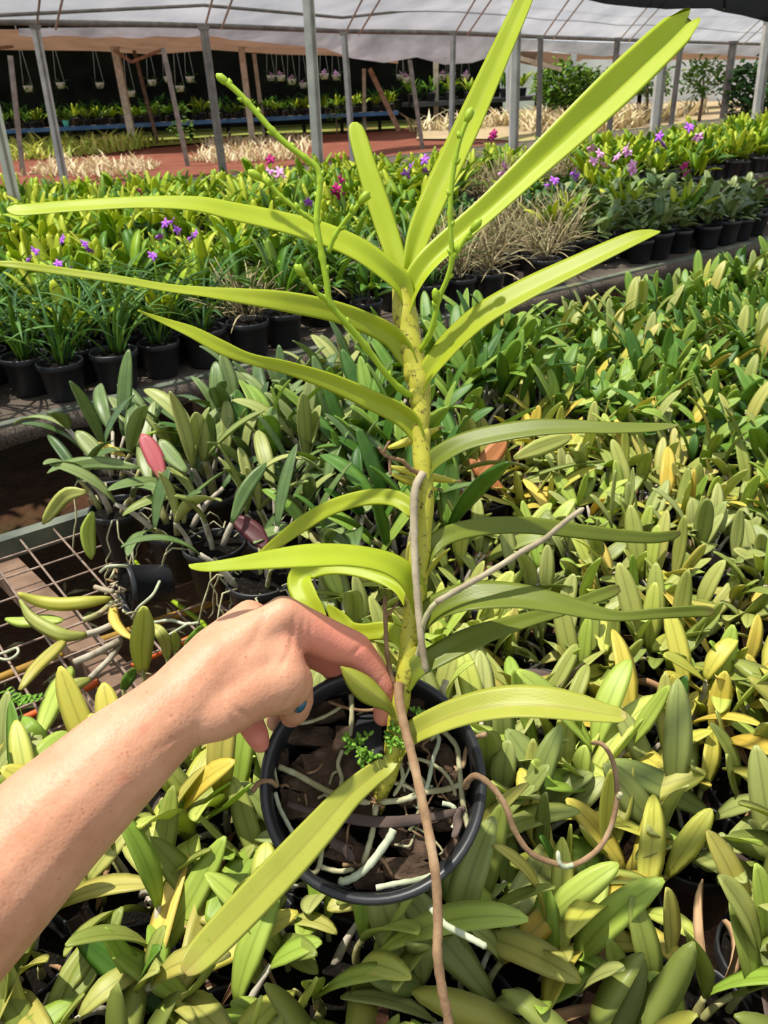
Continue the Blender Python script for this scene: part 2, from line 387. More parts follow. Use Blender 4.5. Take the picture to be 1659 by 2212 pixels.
def skin_mat():
    m, nt, out = nt_new('skin'); L = nt.links
    tc = N(nt, 'ShaderNodeTexCoord'); O = tc.outputs['Object']
    n1 = noise(nt, 26, 4, 0.6, O)
    c = ramp(nt, [(0.3, s2l((180, 126, 96))), (0.55, s2l((194, 142, 112))), (0.75, s2l((204, 154, 124)))], n1)
    at = N(nt, 'ShaderNodeAttribute', attribute_name='pink')
    c = mixc(nt, at.outputs['Fac'], c, s2l((212, 124, 106)))
    vo = N(nt, 'ShaderNodeTexVoronoi'); vo.inputs['Scale'].default_value = 290; L.new(O, vo.inputs['Vector'])
    fr = math_n(nt, 'MULTIPLY', math_n(nt, 'SUBTRACT', 0.34, vo.outputs['Distance']), 5.0, True)
    fr = math_n(nt, 'MULTIPLY', fr, math_n(nt, 'MULTIPLY', math_n(nt, 'SUBTRACT', noise(nt, 60, 3, 0.6, O), 0.46), 5.0, True))
    fr = math_n(nt, 'MULTIPLY', fr, math_n(nt, 'SUBTRACT', 1.0, at.outputs['Fac']))
    c = mixc(nt, math_n(nt, 'MULTIPLY', fr, 0.6), c, s2l((158, 92, 60)))
    vb = N(nt, 'ShaderNodeTexVoronoi'); vb.inputs['Scale'].default_value = 34; L.new(O, vb.inputs['Vector'])
    c = mixc(nt, math_n(nt, 'MULTIPLY', math_n(nt, 'SUBTRACT', 0.16, vb.outputs['Distance']), 2.6, True), c, s2l((186, 98, 78)))
    p = N(nt, 'ShaderNodeBsdfPrincipled'); L.new(c, p.inputs['Base Color'])
    p.inputs['Roughness'].default_value = 0.5; p.inputs['Specular IOR Level'].default_value = 0.3
    p.inputs['Subsurface Weight'].default_value = 0.18
    p.inputs['Subsurface Radius'].default_value = (0.010, 0.004, 0.002); p.inputs['Subsurface Scale'].default_value = 0.6
    wr = N(nt, 'ShaderNodeTexVoronoi'); wr.inputs['Scale'].default_value = 420; L.new(O, wr.inputs['Vector'])
    b = N(nt, 'ShaderNodeBump'); b.inputs['Strength'].default_value = 0.25; b.inputs['Distance'].default_value = 0.0006
    L.new(math_n(nt, 'ADD', wr.outputs['Distance'], noise(nt, 160, 4, 0.6, O)), b.inputs['Height']); L.new(b.outputs[0], p.inputs['Normal'])
    L.new(p.outputs[0], out.inputs[0]); return m
M['skin'] = skin_mat()
M['nail'] = plain('blue_nail_polish', [(0.3, (30, 72, 98)), (0.7, (40, 88, 116))], 60, 0.25, 0.0, 0.6)

# main orchid
def mainleaf(name, cols, transl, spots=0.35, mid=None, tip=None):
    return leafmat(name, cols, mid=mid, transl=transl, rough=0.4, per='none', spots=spots, tipc=tip, basec=None, tcol=(206, 218, 50), spotscale=1500)
M['m_lime'] = mainleaf('strap_leaf_lime', [(166, 182, 36), (188, 202, 58)], 0.42, 0.12)
M['m_mid'] = mainleaf('strap_leaf_mid', [(148, 162, 28), (170, 180, 48)], 0.34, 0.25)
M['m_olive'] = mainleaf('strap_leaf_olive', [(90, 104, 26), (114, 124, 40)], 0.22, 0.3, tip=(110, 84, 50))
M['m_low'] = mainleaf('strap_leaf_low', [(148, 154, 52), (172, 174, 74)], 0.24, 0.25, mid=(136, 118, 56), tip=(150, 116, 72))
M['m_stem'] = leafmat('orchid_stem', [(150, 148, 34), (182, 176, 66)], transl=0.0, per='none', spots=0.9, spotscale=1100, rough=0.5)
M['m_spike'] = leafmat('flower_spike', [(128, 158, 26), (164, 190, 40)], transl=0.15, per='none', spots=0.2)
M['m_pod'] = leafmat('seed_pod', [(170, 164, 40), (196, 186, 70)], transl=0.1, per='none', spots=0.6)
M['weed'] = leafmat('weed_green', [(98, 150, 40), (136, 178, 66)], transl=0.3)

ONES = 'zeroth first second third fourth fifth sixth seventh eighth ninth tenth eleventh twelfth thirteenth fourteenth fifteenth sixteenth seventeenth eighteenth nineteenth'.split()
TENS = {2: 'twent', 3: 'thirt', 4: 'fort', 5: 'fift', 6: 'sixt'}
def ordinal(n):
    if n < 20: return ONES[n]
    t, o = divmod(n, 10)
    return TENS[t] + ('ieth' if o == 0 else 'y-' + ONES[o])

# ------------------------------------------------------------------ ground
def sheet(name, pts, mat, kind='structure', z=None):
    mb = MB(); mb.add(pts, [tuple(range(len(pts)))])
    o = link(name, mb.mesh(name, mat, False)); tag(o, kind=kind); return o
def grid_ground(name, x0, x1, y0, y1, n, mat, amp, z0):
    mb = MB(); v, f = [], []
    r = random.Random(3)
    for j in range(n + 1):
        for i in range(n + 1):
            v.append((x0 + (x1 - x0) * i / n, y0 + (y1 - y0) * j / n, z0 + r.uniform(-amp, amp)))
    for j in range(n):
        for i in range(n):
            a = j * (n + 1) + i; f.append((a, a + 1, a + n + 2, a + n + 1))
    mb.add(v, f); o = link(name, mb.mesh(name, mat)); return o
tag(grid_ground('floor', -40, 40, -3, 60, 60, M['soil'], 0.015, -0.05), 'dark brown soil ground beneath and between the plant benches', 'ground', kind='structure')
# red soil strip and grass strips beyond the beds (flat ground)
def strip_px(name, top, bot, mat, z, label):
    pts = [at_z(x, y, z) for x, y in bot] + [at_z(x, y, z) for x, y in reversed(top)]
    mb = MB(); n = len(top); v, f = [], []
    K = 8
    for (xa, ya), (xb, yb) in zip(bot, top):
        a, b = at_z(xa, ya, z), at_z(xb, yb, z)
        for k in range(K + 1):
            p = a.lerp(b, k / K); v.append((p.x, p.y, z + rng.uniform(-.04, .04) * (0 < k < K)))
    for i in range(n - 1):
        for k in range(K): a = i * (K + 1) + k; f.append((a, a + K + 1, a + K + 2, a + 1))
    mb.add(v, f); o = link(name, mb.mesh(name, mat)); return tag(o, label, 'ground', kind='structure')
strip_px('floor_red_soil', [(-300, 352), (0, 334), (200, 314), (400, 306), (560, 290), (700, 276), (850, 268), (1000, 268), (1200, 262)],
         [(-300, 470), (0, 440), (200, 420), (400, 408), (560, 400), (700, 390), (850, 380), (1000, 370), (1200, 352)], M['soil_red'], 0.02, 'bare red soil strip behind the orchid beds')
strip_px('floor_grass', [(-300, 270), (0, 262), (300, 252), (600, 240), (850, 228), (1100, 214), (1300, 200), (1500, 188), (1800, 170)],
         [(-300, 360), (0, 342), (300, 318), (600, 296), (850, 278), (1100, 262), (1300, 246), (1500, 232), (1800, 215)], M['soil_grass'], 0.04, 'grassy strip in front of the far shed')
strip_px('floor_dry_grass', [(900, 268), (1050, 258), (1200, 240), (1350, 222), (1500, 206), (1600, 198), (1800, 180)],
         [(900, 300), (1050, 300), (1200, 310), (1350, 300), (1500, 285), (1600, 270), (1800, 250)], M['soil_dry'], 0.06, 'dry straw-coloured grass strip behind the right beds')

def tufts(name, poly, n, hmin, hmax, mat, label, blades=7, z=0.03, seed=1, spread=0.16, ymax=24.2):
    r = random.Random(seed); mb = MB()
    xs = [p[0] for p in poly]; ys = [p[1] for p in poly]
    def inside(x, y):
        c = False; j = len(poly) - 1
        for i in range(len(poly)):
            xi, yi = poly[i]; xj, yj = poly[j]
            if (yi > y) != (yj > y) and x < (xj - xi) * (y - yi) / (yj - yi) + xi: c = not c
            j = i
        return c
    k = 0
    while k < n:
        x, y = r.uniform(min(xs), max(xs)), r.uniform(min(ys), max(ys))
        if not inside(x, y): continue
        k += 1; p = at_z(x, y, z)
        if p.y > ymax: continue
        for b in range(blades):
            h = r.uniform(hmin, hmax) * r.uniform(.35, 1); a = r.uniform(0, 6.28); lean = r.uniform(0.2, 2.2) * h
            q = p + Vector((r.uniform(-spread, spread), r.uniform(-spread, spread), 0)); w = h * 0.07 + 0.006
            d = Vector((math.cos(a), math.sin(a), 0)); s = Vector((-d.y, d.x, 0)) * w
            mi = q + d * lean * 0.4 + Vector((0, 0, h * 0.65)); t = q + d * lean + Vector((0, 0, h))
            mb.add([q - s, q + s, mi + s * .8, mi - s * .8, t], [(0, 1, 2, 3), (3, 2, 4)], r=r.random())
    o = link(name, mb.mesh(name, mat)); return tag(o, label, 'grass', kind='stuff')
tufts('grass_patch', [(-60, 352), (-60, 284), (0, 276), (300, 262), (430, 268), (480, 292), (300, 322), (150, 340)], 900, 0.14, 0.5, M['grass'], 'yellow-green weeds in front of the blue shed table', seed=2)
tufts('green_grass', [(690, 285), (720, 255), (850, 228), (1100, 214), (1180, 212), (1180, 232), (1050, 250), (900, 268), (780, 276)], 700, 0.12, 0.34, M['grass'], 'short green grass bank in front of the dark shed', seed=3)
tufts('dry_grass', [(880, 285), (1000, 262), (1180, 235), (1400, 205), (1560, 195), (1590, 240), (1450, 262), (1250, 300), (1180, 300), (1100, 275), (960, 285)], 1300, 0.2, 0.6, M['straw'], 'long dry straw-coloured grass behind the right beds', seed=4, ymax=25.2)
tufts('dry_grass', [(460, 300), (560, 288), (700, 280), (690, 292), (640, 345), (480, 352), (420, 350)], 300, 0.06, 0.26, M['straw'], 'pale dry grass clumps on the red soil strip', seed=5)
tufts('dry_grass', [(60, 380), (120, 345), (330, 352), (330, 372), (180, 385)], 160, 0.06, 0.24, M['straw'], 'pale straw tufts at the left end of the red soil', seed=6)

# leaf litter on the ground under the benches
def litter(name, n, region, label, seed, mat, size):
    r = random.Random(seed); mb = MB()
    for k in range(n):
        u, v = r.uniform(*region[0]), r.uniform(*region[1]); p = uv_xy(u, v, r.uniform(-0.02, 0.015))
        a = r.uniform(0, 6.28); L = r.uniform(*size); w = L * r.uniform(0.1, 0.3)
        d = Vector((math.cos(a), math.sin(a), r.uniform(-.2, .3))) * L; s = Vector((-d.y, d.x, r.uniform(-.02, .02))).normalized() * w
        up = Vector((0, 0, L * 0.15))
        mb.add([p - d * .5, p + s * .5 + up, p + d * .5, p - s * .5 + up, p - d * .5 + Vector((0, 0, -.004)), p + d * .5 + Vector((0, 0, -.004))], [(0, 1, 3), (1, 2, 3), (4, 5, 1), (4, 3, 5)], r=r.random())
    return tag(link(name, mb.mesh(name, mat)), label, 'leaf litter', kind='stuff')
litter('leaf_litter', 1500, ((-1.8, 4.0), (0.6, 2.6)), 'dry brown leaf and bark litter on the soil of the aisle', 11, M['f_dry'], (0.02, 0.09))

# ------------------------------------------------------------------ benches
BENCH_Z = 0.70
def bench(name, label, u0, u1, v0, v1, z, net=True, wires=False):
    root = empty(name, uv_xy(u0, v0, 0)); off = root.location
    tag(root, label, 'plant bench')
    def part(n, a, b, w, h, mat):
        mb = MB(); mb.add(*bar_vf(a, b, w, h)); return link(n, mb.mesh(n, mat, False, off), root)
    part('front_rail', uv_xy(u0, v0, z - .012), uv_xy(u1, v0, z - .012), .03, .04, M['rail'])
    part('back_rail', uv_xy(u0, v1, z - .012), uv_xy(u1, v1, z - .012), .03, .04, M['rail'])
    nleg = max(2, int((u1 - u0) / 1.3))
    for i in range(nleg + 1):
        u = u0 + .05 + (u1 - u0 - .1) * i / nleg
        part('cross_beam', uv_xy(u, v0, z - .045), uv_xy(u, v1, z - .045), .05, .035, M['wood_brown'])
        for v in (v0 + .04, v1 - .04): part('leg', uv_xy(u, v, -.05), uv_xy(u, v, z - .06), .05, .05, M['wood_brown'])
    if net:
        mb = MB(); mb.add(*box_vf(uv_xy((u0 + u1) / 2, (v0 + v1) / 2, z - .004), (u1 - u0, v1 - v0, .008), Matrix.Rotation(ANG, 3, 'Z')))
        link('netting', mb.mesh('netting', M['net'], False, off), root)
        mb = MB()   # netting edge hanging over the front rail
        n = 40; v_, f_ = [], []
        for i in range(n + 1):
            u = u0 + (u1 - u0) * i / n; d = .05 + .012 * math.sin(i * 1.7)
            a, b = uv_xy(u, v0 - .018, z), uv_xy(u, v0 - .03 - .01 * math.sin(i * 2.3), z - d)
            v_ += [a, b, a + V_DIR * .004, b + V_DIR * .004]
        for i in range(n):
            k = i * 4; f_ += [(k, k + 4, k + 5, k + 1), (k + 2, k + 3, k + 7, k + 6), (k + 1, k + 5, k + 7, k + 3), (k, k + 2, k + 6, k + 4)]
        mb.add(v_, f_); link('netting_flap', mb.mesh('netting_flap', M['net'], True, off), root)
    return root, part
NB_V1 = 1.566
nb, nb_part = bench('plant_bench', 'wire mesh bench in the foreground carrying the rows of small potted orchids', -1.5, 3.2, -0.25, NB_V1, BENCH_Z, net=False)
# welded wire mesh of the near bench: wires across and along, each its own part
for i in range(34):
    u = -1.42 + i * 0.0625
    mb = MB(); mb.add(*tube_vf([uv_xy(u, -0.24, BENCH_Z), uv_xy(u, NB_V1, BENCH_Z)], .0021, 6)); link('wire', mb.mesh('wire', M['wire'], True, nb.location), nb)
for i in range(23):
    v = NB_V1 - .06 - i * 0.075
    mb = MB(); mb.add(*tube_vf([uv_xy(-1.48, v, BENCH_Z - .004), uv_xy(3.18, v, BENCH_Z - .004)], .0019, 6)); link('wire', mb.mesh('wire', M['wire'], True, nb.location), nb)
# slanting wooden beam under the mesh on the left
a_, b_ = at_z(-20, 1195, .655), at_z(430, 1650, .655)
nb_part('cross_beam', a_, b_, .05, .03, M['wood_brown'])
a_, b_ = at_z(165, 1380, .60), at_z(220, 1640, .5)
nb_part('brace', a_, b_, .035, .03, M['wood_brown'])
bench('plant_bench', 'netted bench beyond the aisle with grassy and dried orchids', -1.4, 4.2, 2.20, 3.32, BENCH_Z)
bench('plant_bench', 'netted bench in the middle distance full of leafy flowering orchids', -1.2, 7.0, 3.56, 5.2, BENCH_Z)
bench('plant_bench', 'farthest netted bench of orchids beside the red soil strip', 0.0, 11.0, 5.45, 7.25, BENCH_Z)

# hoses under the mesh
def hose(px, z, r, mat, name, label):
    P = cr([at_z(x, y, z) for x, y in px], 6)
    mb = MB(); mb.add(*tube_vf(P, r, 10)); o = link(name, mb.mesh(name, mat)); tag(o, label, 'hose')
hose([(-60, 1592), (60, 1548), (230, 1465), (420, 1375), (640, 1280), (760, 1235)], .66, .0055, M['hose_orange'], 'hose', 'thin orange hose running under the bare bench mesh')
hose([(-60, 1490), (100, 1425), (260, 1370), (420, 1315), (560, 1265)], .63, .0075, M['hose_yellow'], 'hose', 'ochre pipe running under the bare bench mesh')
hose([(265, 1180), (340, 1270), (430, 1340), (520, 1420)], .64, .0045, M['m_spike'], 'hose', 'thin green tube slanting under the fallen pot')
# wooden boards lying between the second and third benches
for i, (x0, y0, x1, y1, w, lab) in enumerate([(1040, 492, 1250, 462, .12, 'long brown board lying between the benches at right'), (1190, 452, 1262, 440, .10, 'short brown timber block beside the potted row at right')]):
    mb = MB(); mb.add(*bar_vf(at_z(x0, y0, .70), at_z(x1, y1, .70), w, .06)); tag(link('wooden_board', mb.mesh('wooden_board', M['wood_brown'], False)), lab, 'board')

# ------------------------------------------------------------------ posts
def post(xt, yt, xb, yb, Y, wpx, mat, label, name='metal_post'):
    p = at_y(xb, yb, Y); t = at_y(xt, yt, Y)
    w = max(.03, wpx * Y / F_PX)
    loc = Vector((p.x, p.y, -.05)); root = empty(name, loc)
    h = t.z + .05
    # keep the lean the photo shows
    dx = (t.x - p.x) / max(.2, (t.z - p.z)); 
    base = Vector((p.x - dx * (p.z + .05), p.y, -.05)); root.location = base
    mb = MB(); mb.add(*bar_vf(base, t, w, w, Vector((0, 1, 0)))); link('shaft', mb.mesh('shaft', mat, False, base), root)
    if name == 'metal_post':   # square tube with raised corner flange
        mb = MB(); k = (t - base)
        mb.add(*bar_vf(base + Vector((w * .32, -w * .55, 0)), t + Vector((w * .32, -w * .55, 0)), w * .3, w * .16, Vector((0, 1, 0))))
        link('flange', mb.mesh('flange', M['metal_dark'], False, base), root)
        mb = MB(); mb.add(*box_vf(t, (w * 1.3, w * 1.3, w * .5))); link('cap_bracket', mb.mesh('cap_bracket', M['metal_dark'], False, base), root)
    tag(root, label, 'post')
P_ = post
P_(664, -30, 690, 392, 6.3, 21, M['metal'], 'thick steel post left of the upright short leaf, rising out of frame')
P_(1117, -30, 1108, 356, 7.0, 17, M['metal'], 'thick steel post behind the tallest strap leaf')
P_(-24, 180, 50, 512, 4.6, 18, M['metal'], 'pale steel post at the left edge of the orchid bed')
P_(76, 58, 136, 375, 11.0, 13, M['metal'], 'slim steel post near the left edge reaching the red soil')
P_(440, 60, 478, 342, 11.6, 14, M['metal_dark'], 'dark steel post behind the tip of the flower spike')
P_(743, 72, 757, 270, 13.0, 12, M['metal'], 'steel post above the tip of the short upright leaf')
P_(979, 72, 975, 282, 13.5, 10, M['metal'], 'slim steel post just left of the tallest strap leaf')
P_(1168, 82, 1163, 296, 13.5, 9, M['metal_dark'], 'dark slim post right of the tallest strap leaf')
P_(1334, 84, 1318, 262, 14.5, 9, M['metal_dark'], 'dark slim post crossed by the broad upper right leaf')
P_(1436, 60, 1409, 334, 8.2, 17, M['metal'], 'pale steel post right of the broad upper right leaf')
P_(1470, 105, 1449, 272, 15.0, 8, M['metal_dark'], 'slim dark post beside the pale post at upper right')
P_(1584, 92, 1563, 248, 15.0, 11, M['metal_dark'], 'dark post in front of the dry grass at far right')
P_(1662, 40, 1627, 308, 9.5, 15, M['metal'], 'pale leaning steel post near the right edge')
P_(22, 120, 50, 378, 17.0, 8, M['metal_dark'], 'dark thin post at the far left by the shed', 'wooden_post')
P_(243, 78, 283, 282, 24.0, 13, M['wood'], 'pale wooden shed post carrying the bent brace', 'wooden_post')
P_(283, 84, 332, 275, 24.5, 6, M['wood_brown'], 'thin brown pole right of the pale shed post', 'wooden_post')
P_(352, 104, 404, 350, 17.5, 8, M['metal_dark'], 'dark thin post at the right end of the bent brace', 'wooden_post')
P_(517, 70, 542, 272, 23.5, 11, M['wood'], 'pale wooden shed post right of the spike tip', 'wooden_post')
P_(548, 112, 566, 252, 25.5, 7, M['wood'], 'ochre wooden post under the straight brace', 'wooden_post')
P_(885, 130, 911, 308, 18.5, 8, M['metal_dark'], 'dark thin post between the upright leaves', 'wooden_post')
P_(941, 78, 942, 222, 26.0, 9, M['wood'], 'pale far post framed by the two tallest leaves', 'wooden_post')
P_(1098, 110, 1099, 226, 25.0, 9, M['film_white'], 'white painted post behind the thick steel post', 'wooden_post')
P_(1240, 88, 1239, 190, 27.0, 9, M['film_white'], 'white post beside the leafy shrub', 'wooden_post')
P_(786, 148, 787, 240, 25.5, 7, M['wood'], 'ochre post beside the leaning plank', 'wooden_post')

def beam(px, Y, w, mat, name, label):
    pts = [at_y(x, y, Y) for x, y in px]; loc = pts[0]
    if len(pts) == 2:
        mb = MB(); mb.add(*bar_vf(pts[0], pts[1], w, w)); tag(link(name, mb.mesh(name, mat, False)), label, 'beam'); return
    root = empty(name, loc); tag(root, label, 'beam')
    for a, b in zip(pts[:-1], pts[1:]):
        mb = MB(); mb.add(*bar_vf(a, b, w, w)); link('plank', mb.mesh('plank', mat, False, loc), root)
beam([(246, 108), (284, 134), (354, 106)], 23.8, .07, M['wood_red'], 'wooden_brace', 'bent reddish wooden brace between two shed posts')
beam([(545, 114), (700, 96)], 25.3, .07, M['wood_red'], 'wooden_brace', 'straight reddish wooden brace under the shed ceiling')
beam([(-30, 108), (28, 100)], 24, .07, M['wood_red'], 'wooden_brace', 'short reddish brace at the left edge of the shed')
beam([(798, 148), (862, 282)], 24, .12, M['wood_red'], 'leaning_plank', 'reddish plank leaning against the dark shed')
beam([(1118, 124), (1212, 150)], 22, .09, M['wood'], 'wooden_brace', 'pale board sloping down behind the tallest leaf')

# ------------------------------------------------------------------ roof sheeting
def film_px(name, cols, mat, label, kind=None, cat='sheeting', sag=0.0, th=0.004, K=10):
    """cols: list of ((xtop,ytop,Ytop),(xbot,ybot,Ybot)); sheet with folds and real thickness"""
    mb = MB(); v, f = [], []; n = len(cols)
    r = random.Random(len(name) + n)
    fine = 4
    C2 = []
    for i in range(n - 1):
        for k in range(fine):
            t = k / fine
            C2.append(tuple(tuple(a * (1 - t) + b * t for a, b in zip(cols[i][q], cols[i + 1][q])) for q in (0, 1)))
    C2.append(cols[-1])
    for i, (a, b) in enumerate(C2):
        A, B = at_y(*a), at_y(*b)
        for k in range(K + 1):
            t = k / K; p = A.lerp(B, t)
            p.z -= sag * math.sin(math.pi * t) * (0.75 + 0.25 * math.sin(i * 1.9)) ; p.y += r.uniform(-.02, .02)
            v.append(p)
    for i in range(len(C2) - 1):
        for k in range(K): a = i * (K + 1) + k; f.append((a, a + 1, a + K + 2, a + K + 1))
    m = len(v); mb.add(v, f)
    o = link(name, mb.mesh(name, mat)); md = o.modifiers.new('th', 'SOLIDIFY'); md.thickness = th
    return tag(o, label, cat, kind=kind)
film_px('roof_sheeting', [((-300, -260, 8.0), (-300, 42, 10.6)), ((0, -260, 8.2), (0, 50, 11.2)), ((440, -260, 9.0), (440, 56, 13.0)), ((740, -260, 10), (740, 68, 14.6)), ((980, -260, 11), (980, 70, 16)),
         ((1168, -260, 12), (1168, 80, 18)), ((1334, -260, 13), (1334, 86, 20)), ((1584, -260, 15), (1584, 94, 24)), ((1900, -260, 17), (1900, 104, 28))], M['film'], 'pale translucent plastic roof sheeting above the beds', sag=.05)
# pipe along the sheet's lower edge
PIPE = [(-300, 40, 10.5), (0, 47, 11.1), (440, 55, 12.9), (740, 67, 14.5), (980, 71, 15.9), (1168, 80, 17.9), (1334, 86, 19.9), (1584, 94, 23.9), (1900, 104, 27.9)]
mb = MB(); mb.add(*tube_vf([at_y(*p) for p in PIPE], .035, 8)); tag(link('roof_pipe', mb.mesh('roof_pipe', M['metal_dark'])), 'grey steel pipe along the lower edge of the roof sheeting', 'pipe')
mb = MB(); mb.add(*tube_vf([at_y(x, y - 14 - 22 * (x > 300) - 20 * (x > 900) + 8 * math.sin(x * .01), Y - .9) for x, y, Y in PIPE], .02, 6)); tag(link('roof_cable', mb.mesh('roof_cable', M['metal_dark'])), 'dark cable strung under the plastic roof sheeting', 'cable')
for i, (xa, ya, Ya, xb, yb, Yb) in enumerate([(76, 54, 11.2, 90, -120, 8.9), (440, 55, 12.7, 480, -120, 9.9), (743, 67, 14.4, 830, -120, 10.9), (979, 71, 15.7, 1085, -120, 12), (1168, 80, 17.6, 1300, -120, 13.4), (1334, 86, 19.6, 1500, -120, 14.8), (1584, 94, 23.5, 1800, -120, 17)]):
    a, b = at_y(xa, ya, Ya), at_y(xb, yb, Yb); a.z -= .05; b.z -= .1
    root = empty('roof_truss', a); w = ['at the left edge', 'above the spike tip', 'above the short upright leaf', 'left of the tallest leaf', 'right of the tallest leaf', 'above the broad upper right leaf', 'at the far right'][i]
    tag(root, 'pair of thin roof bars under the sheeting ' + w, 'roof bar', 'roof bars')
    for s in (0, 1):
        o_ = Vector((.22 * s, 0, 0)); mb = MB(); mb.add(*tube_vf([a + o_, b + o_ * 1.1], .013, 6)); link('bar', mb.mesh('bar', M['metal'], True, a), root)
film_px('sagging_sheet', [((40, 62, 15), (40, 72, 15.5)), ((200, 60, 15), (200, 78, 15.5)), ((300, 60, 15.2), (300, 80, 15.8)), ((440, 62, 15.5), (440, 74, 16)), ((560, 64, 16), (560, 92, 17)), ((700, 66, 17), (700, 104, 18)), ((760, 70, 18), (760, 126, 19)), ((830, 74, 18.5), (830, 136, 19.5)),
         ((900, 74, 18.5), (900, 124, 19.5)), ((960, 76, 19), (960, 140, 20)), ((1020, 78, 19), (1020, 136, 20)), ((1100, 82, 20), (1100, 110, 21)), ((1200, 88, 22), (1200, 112, 23)), ((1300, 92, 23), (1300, 122, 24)), ((1420, 94, 24), (1420, 112, 25)), ((1560, 98, 25), (1560, 118, 26)), ((1750, 104, 26), (1750, 130, 27))], M['film_grey'], 'grey plastic sheet sagging behind the roof pipe', sag=.08)
film_px('shade_cloth', [((1150, -240, 3.6), (1236, -6, 4.4)), ((1300, -240, 3.6), (1330, 12, 4.4)), ((1440, -240, 3.6), (1440, 20, 4.4)), ((1520, -240, 3.6), (1535, 18, 4.4)), ((1600, -240, 3.6), (1600, 34, 4.4)), ((1800, -240, 3.6), (1760, 72, 4.4))], M['shade'], 'black shade cloth hanging over the upper right corner', sag=.03)
mb = MB(); mb.add(*tube_vf([at_y(1565, 18, 4.38), at_y(1562, -160, 3.9)], .006, 6)); tag(link('cloth_cord', mb.mesh('cloth_cord', M['metal'])), 'pale cord holding up the black shade cloth', 'cord')

# ------------------------------------------------------------------ far shed
SY = 25.0
def wall_box(name, x0, x1, y, z0, z1, th, mat, label):
    mb = MB(); mb.add(*box_vf(((x0 + x1) / 2, y, (z0 + z1) / 2), (x1 - x0, th, z1 - z0))); return tag(link(name, mb.mesh(name, mat, False)), label, 'wall', kind='structure')
xl, xr = at_y(-300, 150, 30).x, at_y(1085, 150, 30).x
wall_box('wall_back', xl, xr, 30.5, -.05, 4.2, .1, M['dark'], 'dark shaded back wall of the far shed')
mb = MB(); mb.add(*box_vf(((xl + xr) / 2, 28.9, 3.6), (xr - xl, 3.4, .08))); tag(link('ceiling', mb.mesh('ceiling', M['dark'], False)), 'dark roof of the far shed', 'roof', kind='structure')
film_px('brown_sheeting', [((-300, 62, 21.5), (-300, 118, 25.5)), ((0, 64, 21.5), (0, 108, 25.5)), ((200, 66, 21.5), (200, 110, 25.5)), ((330, 70, 21.5), (330, 118, 25.5)), ((460, 74, 21.5), (460, 108, 25.5)), ((600, 84, 21.5), (600, 118, 25.5)), ((720, 92, 21.5), (720, 120, 25.5)), ((790, 112, 21.5), (790, 128, 25.5)), ((860, 122, 22), (860, 138, 25.5))], M['brown_cloth'], 'brown sheeting forming the ceiling edge of the far shed', sag=.06)
xa, xb = at_y(1075, 150, 32).x, at_y(1760, 150, 32).x
wall_box('wall_right', xa, xb, 33, -.05, at_y(1300, 108, 32).z, .08, M['film_white'], 'bright white plastic wall behind the far right shrubs')
film_px('brown_sheeting', [((1085, 108, 27), (1085, 128, 29)), ((1180, 112, 27), (1180, 148, 29)), ((1215, 116, 27), (1215, 150, 29)), ((1260, 118, 27), (1260, 128, 29)), ((1420, 116, 27), (1420, 130, 29)), ((1700, 112, 27), (1700, 128, 29))], M['brown_cloth'], 'brown sheeting strip above the white wall at right', sag=.03)
# long table with blue edge
tb = empty('plant_table', at_y(400, 262, SY)); off = tb.location
tag(tb, 'long low plant table with blue edging in the far shed', 'table')
A, B = at_y(-300, 284, SY), at_y(860, 222, SY); A.z = B.z = .46
mb = MB(); mb.add(*bar_vf(A + Vector((0, .5, 0)), B + Vector((0, .5, 0)), 1.0, .04)); link('tabletop', mb.mesh('tabletop', M['wood_brown'], False, off), tb)
mb = MB(); mb.add(*bar_vf(A, B, .03, .10)); link('edging', mb.mesh('edging', M['blue'], False, off), tb)
for i in range(14):
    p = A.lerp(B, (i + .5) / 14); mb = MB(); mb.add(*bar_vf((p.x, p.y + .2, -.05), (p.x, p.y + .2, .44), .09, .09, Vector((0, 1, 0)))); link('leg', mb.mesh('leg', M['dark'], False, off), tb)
tb2 = empty('plant_table', at_y(1000, 215, 24)); off = tb2.location
tag(tb2, 'dark plant table behind the grass bank right of the shed', 'table')
A2, B2 = at_y(880, 212, 25.5), at_y(1420, 178, 27.5); A2.z = .62; B2.z = .62
mb = MB(); mb.add(*bar_vf(A2, B2, 1.0, .10)); link('tabletop', mb.mesh('tabletop', M['pot'], False, off), tb2)
for i in range(7):
    p = A2.lerp(B2, (i + .5) / 7); mb = MB(); mb.add(*bar_vf((p.x, p.y, -.05), (p.x, p.y, .58), .1, .1, Vector((0, 1, 0)))); link('leg', mb.mesh('leg', M['dark'], False, off), tb2)
mb = MB(); mb.add(*lathe_vf([(0, 0), (.06, 0), (.09, .17), (.085, .175), (.08, .17), (.055, .02), (0, .02)], 14)); c_ = link('teal_cup', mb.mesh('teal_cup', M['cream']), None, at_y(141, 258, SY + .1)); c_.location.z = .48
tag(c_, 'teal cup standing on the blue edged table', 'cup')

